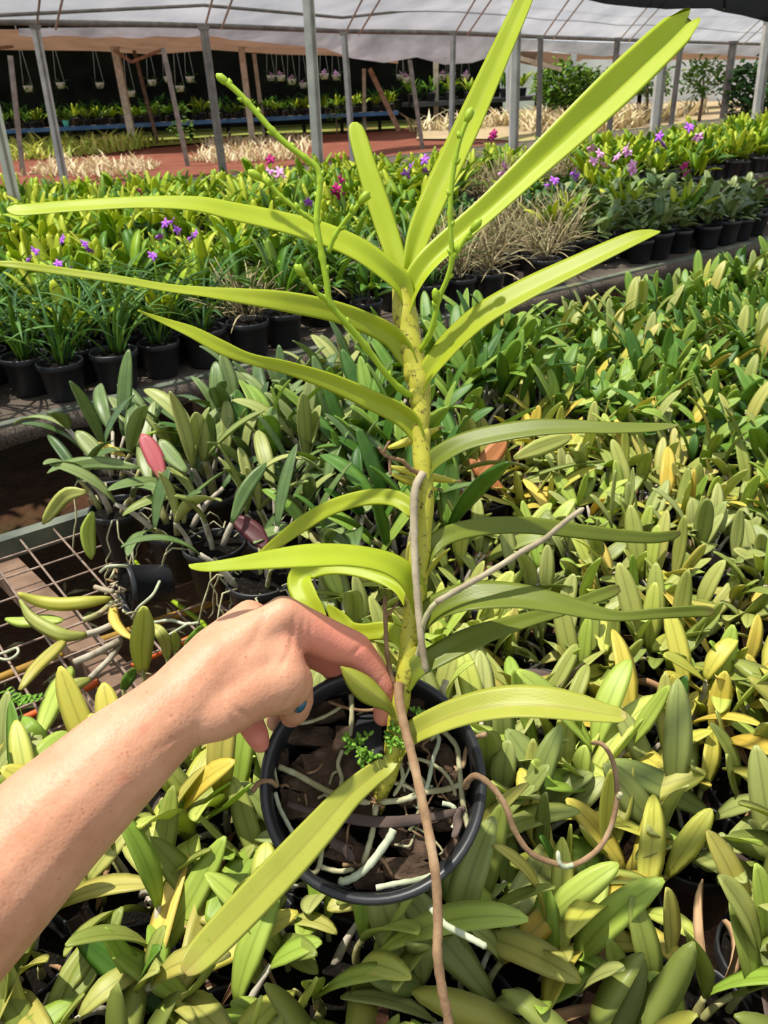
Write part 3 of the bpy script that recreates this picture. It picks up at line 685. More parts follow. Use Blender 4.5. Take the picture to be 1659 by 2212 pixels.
# ------------------------------------------------------------------ plant kit
CH = {}
def kid(name, mesh, parent, loc=(0, 0, 0), rot=(0, 0, 0), scale=(1, 1, 1), kind=None):
    o = link(name, mesh, parent, loc, rot, scale); CH.setdefault(parent.name, []).append(o)
    if kind: o['kind'] = kind
    return o
def dup(root):
    c = root.copy(); COL.objects.link(c)
    for ch in CH.get(root.name, []):
        d = ch.copy(); COL.objects.link(d); d.parent = c
        for g in CH.get(ch.name, []):
            e = g.copy(); COL.objects.link(e); e.parent = d
    return c
def leaf_vf(L, W, bend, fold, n=8, k=2, shape='oval', th=.0016, org=Vector((0, 0, 0)), az=0.0, el=0.0, roll=0.0, twist=0.0):
    P, Wd, hw = [], [], []
    x = z = 0.0
    for i in range(n + 1):
        t = 1 - (1 - i / n) ** 1.35 if shape == 'oval' else i / n
        t2 = 1 - (1 - min(1, (i + 1) / n)) ** 1.35 if shape == 'oval' else (i + 1) / n
        P.append(Vector((x, 0, z)))
        a = bend * (t - 0.15)
        x += L * (t2 - t) * math.cos(a); z -= L * (t2 - t) * math.sin(a)
        if shape == 'oval': w = (.22 + .78 * min(1, t / .42) ** .75) * (1 if t < .5 else max(.03, 1 - ((t - .5) / .5) ** 2.3) ** .55)
        elif shape == 'round': w = math.sin(math.pi * (0.08 + 0.9 * t)) ** 0.5
        else: w = (0.55 + 0.9 * t if t < .35 else 0.87 if t < .6 else 0.87 * (1 - ((t - .6) / .4) ** 2.2))
        hw.append(max(.0007, W / 2 * max(w, .05)))
        tw = twist * t
        Wd.append(Vector((0, math.cos(tw), math.sin(tw))))
    v, f, st = strap_vf(P, Wd, hw, [fold] * (n + 1), [th] * (n + 1), k)
    R = Matrix.Rotation(az, 3, 'Z') @ Matrix.Rotation(-el, 3, 'Y') @ Matrix.Rotation(roll, 3, 'X')
    return [org + R @ p for p in v], f, st
def leaf_mesh(name, mat, *a, **k):
    mb = MB(); mb.add(*leaf_vf(*a, **k)); return mb.mesh(name, mat)
def pot_mesh(name, r, h, ns=24):
    mb = MB(); rb = r * .74
    mb.add(*lathe_vf([(0, 0), (rb * .95, 0), (rb, .003), (r * .93, h - .014), (r * .99, h - .013), (r, h - .011), (r, h - .002), (r * .985, h), (r * .94, h), (r * .92, h - .004), (rb * .94, .006), (0, .006)], ns))
    return mb.mesh(name, M['pot'])
def mix_mesh(name, r, z, seed):
    rr = random.Random(seed); v, f, st = lathe_vf([(r * .93, z - .006), (r * .7, z), (r * .4, z + .003), (.001, z + .004)], 14)
    v = [p + Vector((0, 0, rr.uniform(-.004, .005))) for p in v]
    mb = MB(); mb.add(v, f, st); return mb.mesh(name, M['mix'])
def stem_mesh(name, mat, L, r0, r1, bow=0.0):
    P = [Vector((L * i / 5, 0, bow * math.sin(math.pi * i / 5))) for i in range(6)]
    mb = MB(); mb.add(*tube_vf(P, [r0 * (0.7 + .3 * math.sin(math.pi * min(1, .2 + i / 5))) * (1 - i / 5) + r1 * i / 5 for i in range(6)], 7)); return mb.mesh(name, mat)
POT_S, POT_M, POT_L = pot_mesh('pot_small', .044, .072), pot_mesh('pot_medium', .056, .092), pot_mesh('pot_large', .066, .115, 28)
MIX_S = [mix_mesh('mix_small', .044, .064, i) for i in range(3)]; MIX_M = mix_mesh('mix_medium', .056, .083, 5); MIX_L = mix_mesh('mix_large', .066, .104, 6)
TINTS = {'l_olive': 'olive-leaved', 'l_lime': 'lime-leaved', 'l_yellow': 'yellow-leaved', 'l_grey': 'grey-green', 'l_green': 'fresh green', 'l_dark': 'dark green'}

# small cattleya-like plants of the near bench: shared leaf shapes per tint
def leafset(mat, sizes, fold=.28):
    return [leaf_mesh('leaf_' + mat, M[mat], L, W, b, fold, 9, 2, 'oval', .0022, twist=tw) for L, W, b, tw in sizes]
SM = [(.066, .020, .5, 0), (.076, .021, .8, .2), (.086, .022, .35, -.2), (.054, .019, 1.3, 0), (.094, .022, .9, .3), (.070, .024, .15, 0), (.080, .018, -.3, -.3), (.044, .019, .6, 0)]
LS = {k: leafset(k, SM) for k in ('l_olive', 'l_lime', 'l_yellow', 'l_grey', 'l_green')}
LS['l_gold'] = leafset('l_gold', SM[:3])
STEM_S = [stem_mesh('stem_s', M['bulb'], .030, .0032, .0022, .003), stem_mesh('stem_s2', M['bulb_grey'], .042, .0036, .002, .004), stem_mesh('stem_s3', M['bulb'], .02, .0042, .0022, .0)]
DRY_S = [leaf_mesh('dry_s', M['dryleaf'], .06, .02, 1.6, .6, 7, 2, twist=.9), leaf_mesh('dry_s2', M['dryleaf'], .075, .015, .9, .9, 7, 2, twist=-1.2), leaf_mesh('dry_s3', M['dryleaf_dark'], .08, .022, .5, .8, 7, 2, twist=.5)]
ROOT_S = []
for i in range(3):
    rr = random.Random(40 + i); P = [Vector((0, 0, 0))]
    for q in range(7): P.append(P[-1] + Vector((.011, rr.uniform(-.006, .006), (.004 if q < 2 else -.006) + rr.uniform(-.004, .003))))
    mb = MB(); mb.add(*tube_vf(P, [.0013] * 7 + [.0008], 6)); ROOT_S.append(mb.mesh('root_s', M['root']))
def small_orchid(seed, tint, lo=.25):
    r = random.Random(seed); root = empty('potted_orchid')
    kid('pot', POT_S, root); kid('potting_mix', MIX_S[seed % 3], root)
    n = r.randint(11, 14)
    for i in range(n):
        a = r.uniform(0, 6.28); d = r.uniform(.004, .034); b = Vector((d * math.cos(a), d * math.sin(a), .062))
        az = a + r.uniform(-.5, .5); el = r.uniform(.7, 1.45); si = r.randrange(3); sl = (.030, .042, .02)[si] * r.uniform(.7, 1.25)
        kid('stem', STEM_S[si], root, b, (0, -el, az), (sl / (.030, .042, .02)[si],) * 3)
        tip = b + Vector((math.cos(el) * math.cos(az), math.cos(el) * math.sin(az), math.sin(el))) * sl * .95
        for q in range(2 if r.random() < .35 else 1):
            az2 = az + r.uniform(-.9, .9) + q * 2.4; el2 = min(1.45, max(lo, el + r.uniform(-.75, .35)))
            t = tint if r.random() < .82 else r.choice(['l_olive', 'l_lime', 'l_yellow', 'l_grey', 'l_lime', 'l_green', 'l_gold'])
            ms = LS[t]; s = r.uniform(.82, 1.2)
            kid('leaf', ms[r.randrange(len(ms))], root, tip, (r.uniform(-.6, .6), -el2, az2), (s, s, s))
    for i in range(r.randint(1, 3)):
        a = r.uniform(0, 6.28); kid('dry_leaf', r.choice(DRY_S), root, (.03 * math.cos(a), .03 * math.sin(a), .07), (r.uniform(-1, 1), -r.uniform(-.1, .8), a + r.uniform(-1, 1)))
    for i in range(r.randint(0, 2)):
        a = r.uniform(0, 6.28); kid('root', r.choice(ROOT_S), root, (.03 * math.cos(a), .03 * math.sin(a), .068), (r.uniform(-.6, .6), 0, a))
    return root
PROTO, USED = {}, set()
def place(key, loc, rz, sc):
    p = PROTO[key]
    if key in USED: o = dup(p)
    else: USED.add(key); o = p
    o.location = loc; o.rotation_euler = (0, 0, rz); o.scale = (sc, sc, sc)
    return o
for i in range(4):
    for t in ('l_olive', 'l_lime', 'l_yellow', 'l_grey'): PROTO[('s', t, i)] = small_orchid(100 + i * 7 + len(t) * 13 + ord(t[2]), t)
for i in range(3): PROTO[('s', 'l_green', i)] = small_orchid(300 + i, 'l_green', .5)

# larger cattleyas
BIG = [(.150, .038, .5, .1), (.175, .040, .9, -.2), (.130, .042, .25, .2), (.16, .033, 1.2, 0), (.19, .036, .3, -.3)]
LB = {k: [leaf_mesh('bigleaf_' + k, M[k], L, W, b, .35, 11, 2, 'oval', .003, twist=tw) for L, W, b, tw in BIG] for k in ('l_dark', 'l_green', 'l_grey', 'l_orange', 'l_pink', 'l_purple', 'l_gold', 'l_lime')}
STEM_B = [stem_mesh('stem_b', M['bulb_grey'], .09, .006, .004, .006), stem_mesh('stem_b2', M['bulb'], .075, .007, .004, .004)]
ROOT_B = []
for i in range(4):
    rr = random.Random(80 + i); P = [Vector((0, 0, 0))]
    for q in range(10): P.append(P[-1] + Vector((.016 if q < 3 else .006, rr.uniform(-.008, .008), (.004 if q < 2 else -.017) + rr.uniform(-.006, .006))))
    mb = MB(); mb.add(*tube_vf(P, [.002] * 10 + [.001], 6)); ROOT_B.append(mb.mesh('root_b', M['root']))
def big_orchid(seed, tint, accents=(), n=None, hang=4):
    r = random.Random(seed); root = empty('potted_cattleya')
    kid('pot', POT_L, root); kid('potting_mix', MIX_L, root)
    n = n or r.randint(7, 9)
    for i in range(n):
        a = i * 6.283 / n + r.uniform(-.4, .4); d = r.uniform(.01, .05); b = Vector((d * math.cos(a), d * math.sin(a), .10))
        el = r.uniform(.75, 1.35); si = r.randrange(2); sl = (.09, .075)[si]; s = r.uniform(.75, 1.3)
        kid('pseudobulb', STEM_B[si], root, b, (0, -el, a), (s, s, s))
        tip = b + Vector((math.cos(el) * math.cos(a), math.cos(el) * math.sin(a), math.sin(el))) * sl * s * .95
        for q in range(2 if r.random() < .45 else 1):
            t = accents[i] if i < len(accents) and q == 0 and accents[i] else tint
            ms = LB[t]; s2 = r.uniform(.75, 1.08); el2 = max(.1, el + r.uniform(-.6, .3))
            kid('leaf', ms[r.randrange(len(ms))], root, tip, (r.uniform(-.5, .5), -el2, a + r.uniform(-.7, .7) + q * 2.2), (s2, s2, s2))
    for i in range(hang):
        a = r.uniform(0, 6.28); kid('root', r.choice(ROOT_B), root, (.05 * math.cos(a), .05 * math.sin(a), .108), (r.uniform(-.3, .3), 0, a + r.uniform(-.4, .4)))
    return root
def inpoly(x, y, poly):
    c = False; j = len(poly) - 1
    for i in range(len(poly)):
        xi, yi = poly[i]; xj, yj = poly[j]
        if (yi > y) != (yj > y) and x < (xj - xi) * (y - yi) / (yj - yi) + xi: c = not c
        j = i
    return c

# ---- cattleyas with hanging roots around the bare mesh, named one by one (pot rim pixel)
BS = .78
BIGS = [((255, 1098), 'l_dark', 'cattleya with a yellow leaf and hanging leaves at the corner of the bare mesh', 2.6),
        ((380, 1140), 'l_dark', 'cattleya with an upright pink leaf and white roots spilling over its pot', 1.2),
        ((462, 1176), 'l_grey', 'cattleya with dangling roots beside the pink-leaved one', .3),
        ((562, 1250), 'l_dark', 'cattleya with a dark purple leaf in the pot just above the knuckles', 1.9),
        ((752, 1250), 'l_green', 'cattleya in the black pot between the hand and the arching leaf', .5),
        ((1040, 1075), 'l_grey', 'cattleya with orange-brown leaves right of the seed pods', .1)]
big_spots = []
def accent(root, px, wpx, mat, dd=-.02):
    """one leaf of a given look on a cattleya: base to tip"""
    d0 = proj(root.location + Vector((0, 0, .12)))[2] + dd
    Q = cr([(x, y, d0 + .012 * i) for i, (x, y) in enumerate(px)], 5); P = [at_d(*q) for q in Q]; m = len(P); Wd, hw = [], []
    for i in range(m):
        T = (P[min(i + 1, m - 1)] - P[max(i - 1, 0)]).normalized(); Wd.append(T.cross(ray(*px[0])).normalized()); t = i / (m - 1)
        w = (.25 + .75 * min(1, t / .4) ** .75) * (1 if t < .5 else max(.03, 1 - ((t - .5) / .5) ** 2.3) ** .55); hw.append(wpx / 2 * d0 / F_PX * w)
    Mi = Matrix.LocRotScale(root.location, root.rotation_euler, root.scale).inverted()
    v, f, st = strap_vf(P, Wd, hw, [.3] * m, [.003] * m, 2); mb = MB(); mb.add([Mi @ p for p in v], f, st); kid('leaf', mb.mesh('leaf', mat), root)
BR = []
for i, (px, tint, lab, rz) in enumerate(BIGS):
    p = at_z(px[0], px[1], BENCH_Z + .115 * BS); p.z = BENCH_Z + .003
    o = big_orchid(500 + i, tint, (), n=(4 if i in (0, 2, 3, 5) else 6), hang=(7 if i < 5 else 2)); o.location = p; o.rotation_euler = (0, 0, rz); o.scale = (BS,) * 3
    tag(o, lab, 'potted plant', 'large cattleyas on the near bench'); big_spots.append(p); BR.append(o)
accent(BR[0], [(270, 985), (238, 970), (208, 958)], 20, M['l_gold']); accent(BR[0], [(200, 1105), (190, 1150), (198, 1208)], 34, M['l_lime'], -.06)
accent(BR[0], [(186, 1062), (140, 1072), (92, 1132)], 34, M['l_olive']); accent(BR[0], [(230, 1010), (200, 970), (165, 932)], 40, M['l_dark'])
accent(BR[1], [(354, 1040), (333, 985), (306, 938)], 42, M['l_pink']); accent(BR[1], [(300, 1010), (215, 1000), (124, 1010)], 30, M['l_dark']); accent(BR[1], [(404, 1020), (370, 985), (345, 950)], 36, M['l_dark'])
accent(BR[3], [(580, 1188), (548, 1150), (503, 1118)], 46, M['l_purple']); accent(BR[3], [(500, 1130), (530, 1060), (575, 1000)], 32, M['l_dark'])
accent(BR[5], [(1030, 1028), (1058, 990), (1092, 950)], 46, M['l_orange']); accent(BR[5], [(1090, 1065), (1050, 1030), (1015, 992)], 32, M['l_orange']); accent(BR[5], [(952, 1118), (995, 1088), (1045, 1062)], 50, M['l_orange'])
accent(BR[5], [(1110, 990), (1170, 965), (1235, 942)], 40, M['l_olive'])
# toppled black pots among the green plants at right
def tipped_pot(px, z, az, tilt, lab, sc=1.0):
    root = empty('empty_pot', at_z(*px, z)); root.rotation_euler = (tilt, 0, az); root.scale = (sc,) * 3
    link('pot', POT_L, root, (0, 0, -.05)); link('potting_mix', MIX_L, root, (0, 0, -.06)); tag(root, lab, 'pot')
tipped_pot((1465, 850), .775, .4, -.35, 'black pot leaning at the far edge of the near bench at right', .75)
tipped_pot((1375, 900), .78, .9, .9, 'black pot tipped over beside the leaning pot at right', .7)
tipped_pot((1235, 985), .78, -.4, .5, 'dark pot tilted among the leaves right of the straight leaf', .7)

# ---- rows of small orchids on the near bench
BARE = [(-400, 1000), (330, 1040), (430, 1150), (660, 1230), (660, 1400), (450, 1490), (300, 1545), (200, 1620), (90, 1680), (-60, 1670), (-400, 1720)]
for i, t in enumerate(('l_dark', 'l_dark', 'l_dark', 'l_grey', 'l_dark')): PROTO[('c', i)] = big_orchid(560 + i, t, (), n=7, hang=2)
for i in range(2): PROTO[('cg', i)] = big_orchid(580 + i, 'l_green', (), n=7, hang=1)
rows = {}
for r_ in range(15):
    v = NB_V1 - .06 - r_ * .1
    for i in range(60):
        u = -1.4 + i * .098 + (r_ % 2) * .049
        uu, vv = u + rng.uniform(-.014, .014), v + rng.uniform(-.014, .014)
        p = uv_xy(uu, vv, BENCH_Z + .003); q = proj(p + Vector((0, 0, .1)))
        if q[2] < .2 or not (-90 < q[0] < 1750 and q[1] < 2330): continue
        if inpoly(q[0], q[1], BARE): continue
        if any((p - b).length < .088 for b in big_spots): continue
        if q[0] < 480 and q[1] < 1000 and r_ == 0: continue
        rows.setdefault(r_, []).append((q, p))
for r_, lst in rows.items():
    lst.sort(key=lambda a: a[0][0])
    for k, (q, p) in enumerate(lst):
        x, y = q[0], q[1]; kind = 'small %s orchid'; grp = 'small orchids in rows on the near bench'
        if x < 1000 - (y - 900) * .35 and y < 1240 or (x < 1120 and y < 930):
            j = rng.randrange(7)
            if x > 860 or j > 4: t, key = 'l_green', ('cg', rng.randrange(2))
            else: key = ('c', j); t = 'l_grey' if j == 3 else 'l_dark'
            sc = BS * rng.uniform(.95, 1.15); kind = 'broad-leaved %s cattleya'; grp = 'large cattleyas on the near bench'
        elif y < 930 or (y < 1010 and x > 1450): t, key = 'l_green', ('s', 'l_green', rng.randrange(3)); sc = rng.uniform(1.1, 1.35)
        else:
            w = [.36, .30, .10, .24] if y > 1300 else [.36, .24, .06, .34]
            t = rng.choices(['l_olive', 'l_lime', 'l_yellow', 'l_grey'], w)[0]; key = ('s', t, rng.randrange(4)); sc = rng.uniform(.95, 1.12) * (1.12 if y > 1650 else 1)
        o = place(key, p, rng.uniform(0, 6.28), sc)
        tag(o, (kind % TINTS[t]) + ' on near bench, %s from left in %s row from the aisle' % (ordinal(k + 1), ordinal(r_ + 1)), 'potted plant', grp)

# ---- second bench: grassy, dried, mixed and round-leaved plants
GR = [leaf_mesh('grassleaf', M['l_grass'], L, W, b, .5, 9, 1, 'strap', .0012, twist=tw) for L, W, b, tw in [(.20, .010, 1.3, 0), (.24, .011, 1.9, .4), (.17, .009, .8, -.3), (.22, .012, 1.5, -.5)]]
def grassy(seed):
    r = random.Random(seed); root = empty('potted_grassy_orchid'); kid('pot', POT_M, root); kid('potting_mix', MIX_M, root)
    for i in range(20):
        a = r.uniform(0, 6.28); d = r.uniform(0, .03); s = r.uniform(.8, 1.2)
        kid('leaf', r.choice(GR), root, (d * math.cos(a), d * math.sin(a), .082), (r.uniform(-.3, .3), -r.uniform(.7, 1.45), a), (s, s, s))
    return root
RD = [leaf_mesh('roundleaf', M['l_dark'], L, W, b, .3, 7, 2, 'round', .002) for L, W, b in [(.07, .036, .6), (.085, .04, .9), (.06, .032, .3)]]
def roundy(seed):
    r = random.Random(seed); root = empty('potted_round_leaved_orchid'); kid('pot', POT_M, root); kid('potting_mix', MIX_M, root)
    for i in range(16):
        a = r.uniform(0, 6.28); d = r.uniform(0, .04); s = r.uniform(.8, 1.2)
        kid('leaf', r.choice(RD), root, (d * math.cos(a), d * math.sin(a), .085 + r.uniform(0, .07)), (r.uniform(-.5, .5), -r.uniform(.1, 1.2), a), (s, s, s))
    return root
def foliage_mesh(name, mat, seed, n, L, W, el, z0, spread, shape='oval', k=1, ns=6, hstem=.05):
    r = random.Random(seed); mb = MB()
    for i in range(n):
        a = r.uniform(0, 6.28); d = r.uniform(0, spread); e = r.uniform(*el); l = r.uniform(*L); h = r.uniform(0, hstem)
        o = Vector((d * math.cos(a), d * math.sin(a), z0 + h))
        v, f, st = leaf_vf(l, l * W * r.uniform(.8, 1.2), r.uniform(-.2, 1.3), .3, ns, k, shape, .0025, o, a + r.uniform(-.6, .6), e, r.uniform(-.6, .6))
        mb.add(v, f, st, r=r.random())
    return mb.mesh(name, M[mat])
FOL = {'bright': [foliage_mesh('foliage', 'f_bright', 600 + i, 16, (.10, .17), .23, (.4, 1.4), .09, .05) for i in range(5)],
       'mid': [foliage_mesh('foliage', 'f_mid', 640 + i, 16, (.10, .16), .22, (.3, 1.4), .09, .05) for i in range(5)],
       'dark': [foliage_mesh('foliage', 'f_dark', 660 + i, 16, (.08, .13), .30, (.2, 1.3), .09, .05) for i in range(4)],
       'dry': [foliage_mesh('foliage', 'f_dry', 680 + i, 46, (.08, .16), .045, (.1, 1.5), .085, .05, 'strap', 1, 5, .04) for i in range(4)],
       'mixdry': [foliage_mesh('foliage', 'f_dry', 690 + i, 20, (.06, .12), .14, (-.2, 1.2), .085, .05, 'oval', 1, 5, .04) for i in range(2)]}
def simple_proto(name, fol, pot=True):
    root = empty(name)
    if pot: kid('pot', POT_M, root); kid('potting_mix', MIX_M, root)
    for f in fol: kid('foliage', f, root, kind='stuff')
    return root
for i in range(4): PROTO[('g', i)] = grassy(700 + i)
for i in range(3): PROTO[('r', i)] = roundy(720 + i)
for i in range(4): PROTO[('d', i)] = simple_proto('potted_dry_orchid', [FOL['dry'][i]])
for i in range(2): PROTO[('x', i)] = simple_proto('potted_withered_orchid', [FOL['mid'][i], FOL['mixdry'][i]])
for i in range(5):
    PROTO[('b', i)] = simple_proto('leafy_orchid', [FOL['bright'][i]]); PROTO[('m', i)] = simple_proto('leafy_orchid', [FOL['mid'][i]])
for i in range(4): PROTO[('k', i)] = simple_proto('leafy_orchid', [FOL['dark'][i]])
KIND = {'g': ('grassy narrow-leaved orchid', 'grassy orchids on the second bench', 4), 'r': ('round-leaved dark orchid', 'round-leaved orchids on the second bench', 3), 'd': ('dried straw-coloured orchid', 'dried orchids on the second bench', 4),
        'x': ('half-withered orchid', 'withered orchids on the second bench', 2), 'b': ('yellow-green leafy orchid', 'leafy orchids on the back benches', 5), 'm': ('mid-green leafy orchid', 'leafy orchids on the back benches', 5), 'k': ('dark green leafy orchid', 'leafy orchids on the back benches', 4)}
rows2 = {}
for r_ in range(8):
    v = 2.29 + r_ * .14
    for i in range(70):
        u = -1.35 + i * .14 + (r_ % 2) * .07
        p = uv_xy(u + rng.uniform(-.02, .02), v + rng.uniform(-.02, .02), BENCH_Z + .002); q = proj(p + Vector((0, 0, .12)))
        if q[2] < .3 or not (-80 < q[0] < 1740) or u > 4.15: continue
        x, y = q[0], q[1]
        if 1050 < x < 1265 and r_ >= 6 and rng.random() < .8: continue
        if r_ == 0 and rng.random() < .25: continue
        if x < 470: t = 'g' if r_ < 4 else ('b' if rng.random() < .6 else 'm')
        elif x < 940: t = rng.choices(['x', 'm', 'k', 'g', 'd'], [.35, .25, .15, .15, .1])[0] if r_ < 4 else rng.choice('mb')
        elif x < 1250: t = rng.choices(['d', 'k'], [.85, .15])[0] if r_ < 5 else rng.choice('kkr')
        else: t = 'r'
        rows2.setdefault(r_, []).append((q, p, t))
for r_, lst in rows2.items():
    lst.sort(key=lambda a: a[0][0])
    for k, (q, p, t) in enumerate(lst):
        o = place((t, rng.randrange(KIND[t][2])), p, rng.uniform(0, 6.28), rng.uniform(.95, 1.2))
        tag(o, '%s on bench beyond aisle, %s from left in its %s row' % (KIND[t][0], ordinal(k + 1), ordinal(r_ + 1)), 'potted plant', KIND[t][1])

# ---- back benches
cand = []
for r_ in range(22):
    v = 3.62 + r_ * .17
    for i in range(90):
        u = -1.6 + i * .16 + (r_ % 2) * .08
        p = uv_xy(u + rng.uniform(-.03, .03), v + rng.uniform(-.03, .03), BENCH_Z + .002); q = proj(p + Vector((0, 0, .12)))
        if q[2] < .3 or not (-70 < q[0] < 1730): continue
        if r_ == 9 and rng.random() < .3: continue
        if r_ == 0 and q[0] < 1255 and q[0] > 1000: continue
        
        tp = proj(p + Vector((0, 0, .28)))
        if tp[1] < np.interp(tp[0], [0, 300, 700, 1000, 1160, 1400, 1659], [386, 370, 342, 318, 302, 276, 240]): continue
        cand.append((q, p, r_))
near_c = sorted(cand, key=lambda c: c[0][2])
indiv = near_c[:280]; rest = near_c[280:]
br = {}
for q, p, r_ in indiv:
    x = q[0]
    if 1000 < x < 1260 and r_ < 3: t = 'd'
    else: t = rng.choices(['b', 'm', 'k'], [.78, .18, .04])[0]
    br.setdefault(r_, []).append((q, p, t))
for r_, lst in br.items():
    lst.sort(key=lambda a: a[0][0])
    for k, (q, p, t) in enumerate(lst):
        o = place((t, rng.randrange(KIND[t][2])), p, rng.uniform(0, 6.28), rng.uniform(1.0, 1.25))
        tag(o, '%s on the back benches, %s from left in their %s row' % (KIND[t][0], ordinal(k + 1), ordinal(r_ + 1)), 'potted plant', 'leafy orchids on the back benches' if t != 'd' else 'dried orchids on the back benches')
def merged(lst, label):
    mb = MB(); src = {}
    for name in ('bright', 'mid'):
        for me in FOL[name]:
            vs = np.array([v.co[:] for v in me.vertices]); src[me] = (vs, [tuple(p.vertices) for p in me.polygons], [a.value for a in me.attributes['lr'].data])
    ks = list(src)
    V, Fc, R = [], [], []; b = 0
    for q, p, r_ in lst:
        vs, fs, lr = src[rng.choice(ks)]; a = rng.uniform(0, 6.28); s = rng.uniform(1.0, 1.3)
        Rm = np.array([[math.cos(a), -math.sin(a), 0], [math.sin(a), math.cos(a), 0], [0, 0, 1]]) * s
        V.append(vs @ Rm.T + np.array(p[:])); Fc += [tuple(i + b for i in f) for f in fs]; R += lr; b += len(vs)
    mb.v = np.concatenate(V).tolist(); mb.f = Fc; mb.fr = R; mb.st = [(.5, .5)] * len(mb.v); mb.m = [0] * len(Fc)
    o = link('leafy_orchids', mb.mesh('leafy_orchids', M['f_bright'])); tag(o, label, 'potted plants', kind='stuff')
if rest: merged(rest, 'mass of yellow-green orchids filling the farthest beds')

# ---- the same benches carry on past the picture's edges
def margin(label, name, rows_v, du, u0, u1, fols, mats, pot, sc, ztop, cut=None):
    src = []
    for me in fols: src.append((np.array([v.co[:] for v in me.vertices]), [tuple(p.vertices) for p in me.polygons], [a.value for a in me.attributes['lr'].data]))
    pv, pf = np.array([v.co[:] for v in pot.vertices]), [tuple(p.vertices) for p in pot.polygons]
    V, Fc, R, Mi, b = [], [], [], [], 0
    for j, v in enumerate(rows_v):
        n = int((u1 - u0) / du)
        for i in range(n):
            p = uv_xy(u0 + i * du + (j % 2) * du / 2 + rng.uniform(-.01, .01), v + rng.uniform(-.01, .01), BENCH_Z + .003); q = proj(p + Vector((0, 0, ztop)))
            if q[2] > .1 and (-90 <= q[0] <= 1750 and q[1] < 2330): continue
            if q[2] > .1 and (q[0] < -650 or q[0] > 2300): continue
            if cut and cut(p, q): continue
            s = rng.uniform(*sc); a = rng.uniform(0, 6.28); Rm = np.array([[math.cos(a), -math.sin(a), 0], [math.sin(a), math.cos(a), 0], [0, 0, 1]]) * s
            vs, fs, lr = src[rng.randrange(len(src))]
            for vv, ff, rr_, mi in ((vs, fs, lr, 0), (pv, pf, [0.5] * len(pf), 1)):
                V.append(vv @ Rm.T + np.array(p[:])); Fc += [tuple(k + b for k in f) for f in ff]; R += rr_; Mi += [mi] * len(ff); b += len(vv)
    if not V: return
    mb = MB(); mb.v = np.concatenate(V).tolist(); mb.f = Fc; mb.fr = R; mb.m = Mi; mb.st = [(.5, .5)] * len(mb.v)
    tag(link(name, mb.mesh(name, mats)), label, 'potted plants', kind='stuff')
POT_LOW, POT_LOW_S = pot_mesh('pot_low', .056, .092, 10), pot_mesh('pot_low_s', .044, .072, 10)
FOL['olive'] = [foliage_mesh('foliage', 'f_olive', 620 + i, 15, (.06, .1), .27, (.35, 1.4), .065, .035, 'oval', 1, 7, .04) for i in range(4)]
margin('further olive orchids of the near bench past the edges of the picture', 'small_orchids', [NB_V1 - .06 - k * .1 for k in range(18)], .098, -1.4, 3.1, FOL['olive'], [M['f_olive'], M['pot']], POT_LOW_S, (.95, 1.15), .1, lambda p, q: to_uv(p)[0] < -.35 or (q[0] < 400 and q[1] < 1800))
margin('further leafy orchids of the second bench past the edges of the picture', 'bench_orchids', [2.29 + k * .14 for k in range(8)], .14, -1.3, 4.1, FOL['mid'], [M['f_mid'], M['pot']], POT_LOW, (.95, 1.2), .12)
margin('further bright orchids of the back benches past the edges of the picture', 'back_orchids', [3.62 + k * .17 for k in range(21)], .16, -1.1, 9.0, FOL['bright'], [M['f_bright'], M['pot']], POT_LOW, (1.0, 1.25), .12, lambda p, q: to_uv(p)[1] > 5.2 and to_uv(p)[0] < 0)

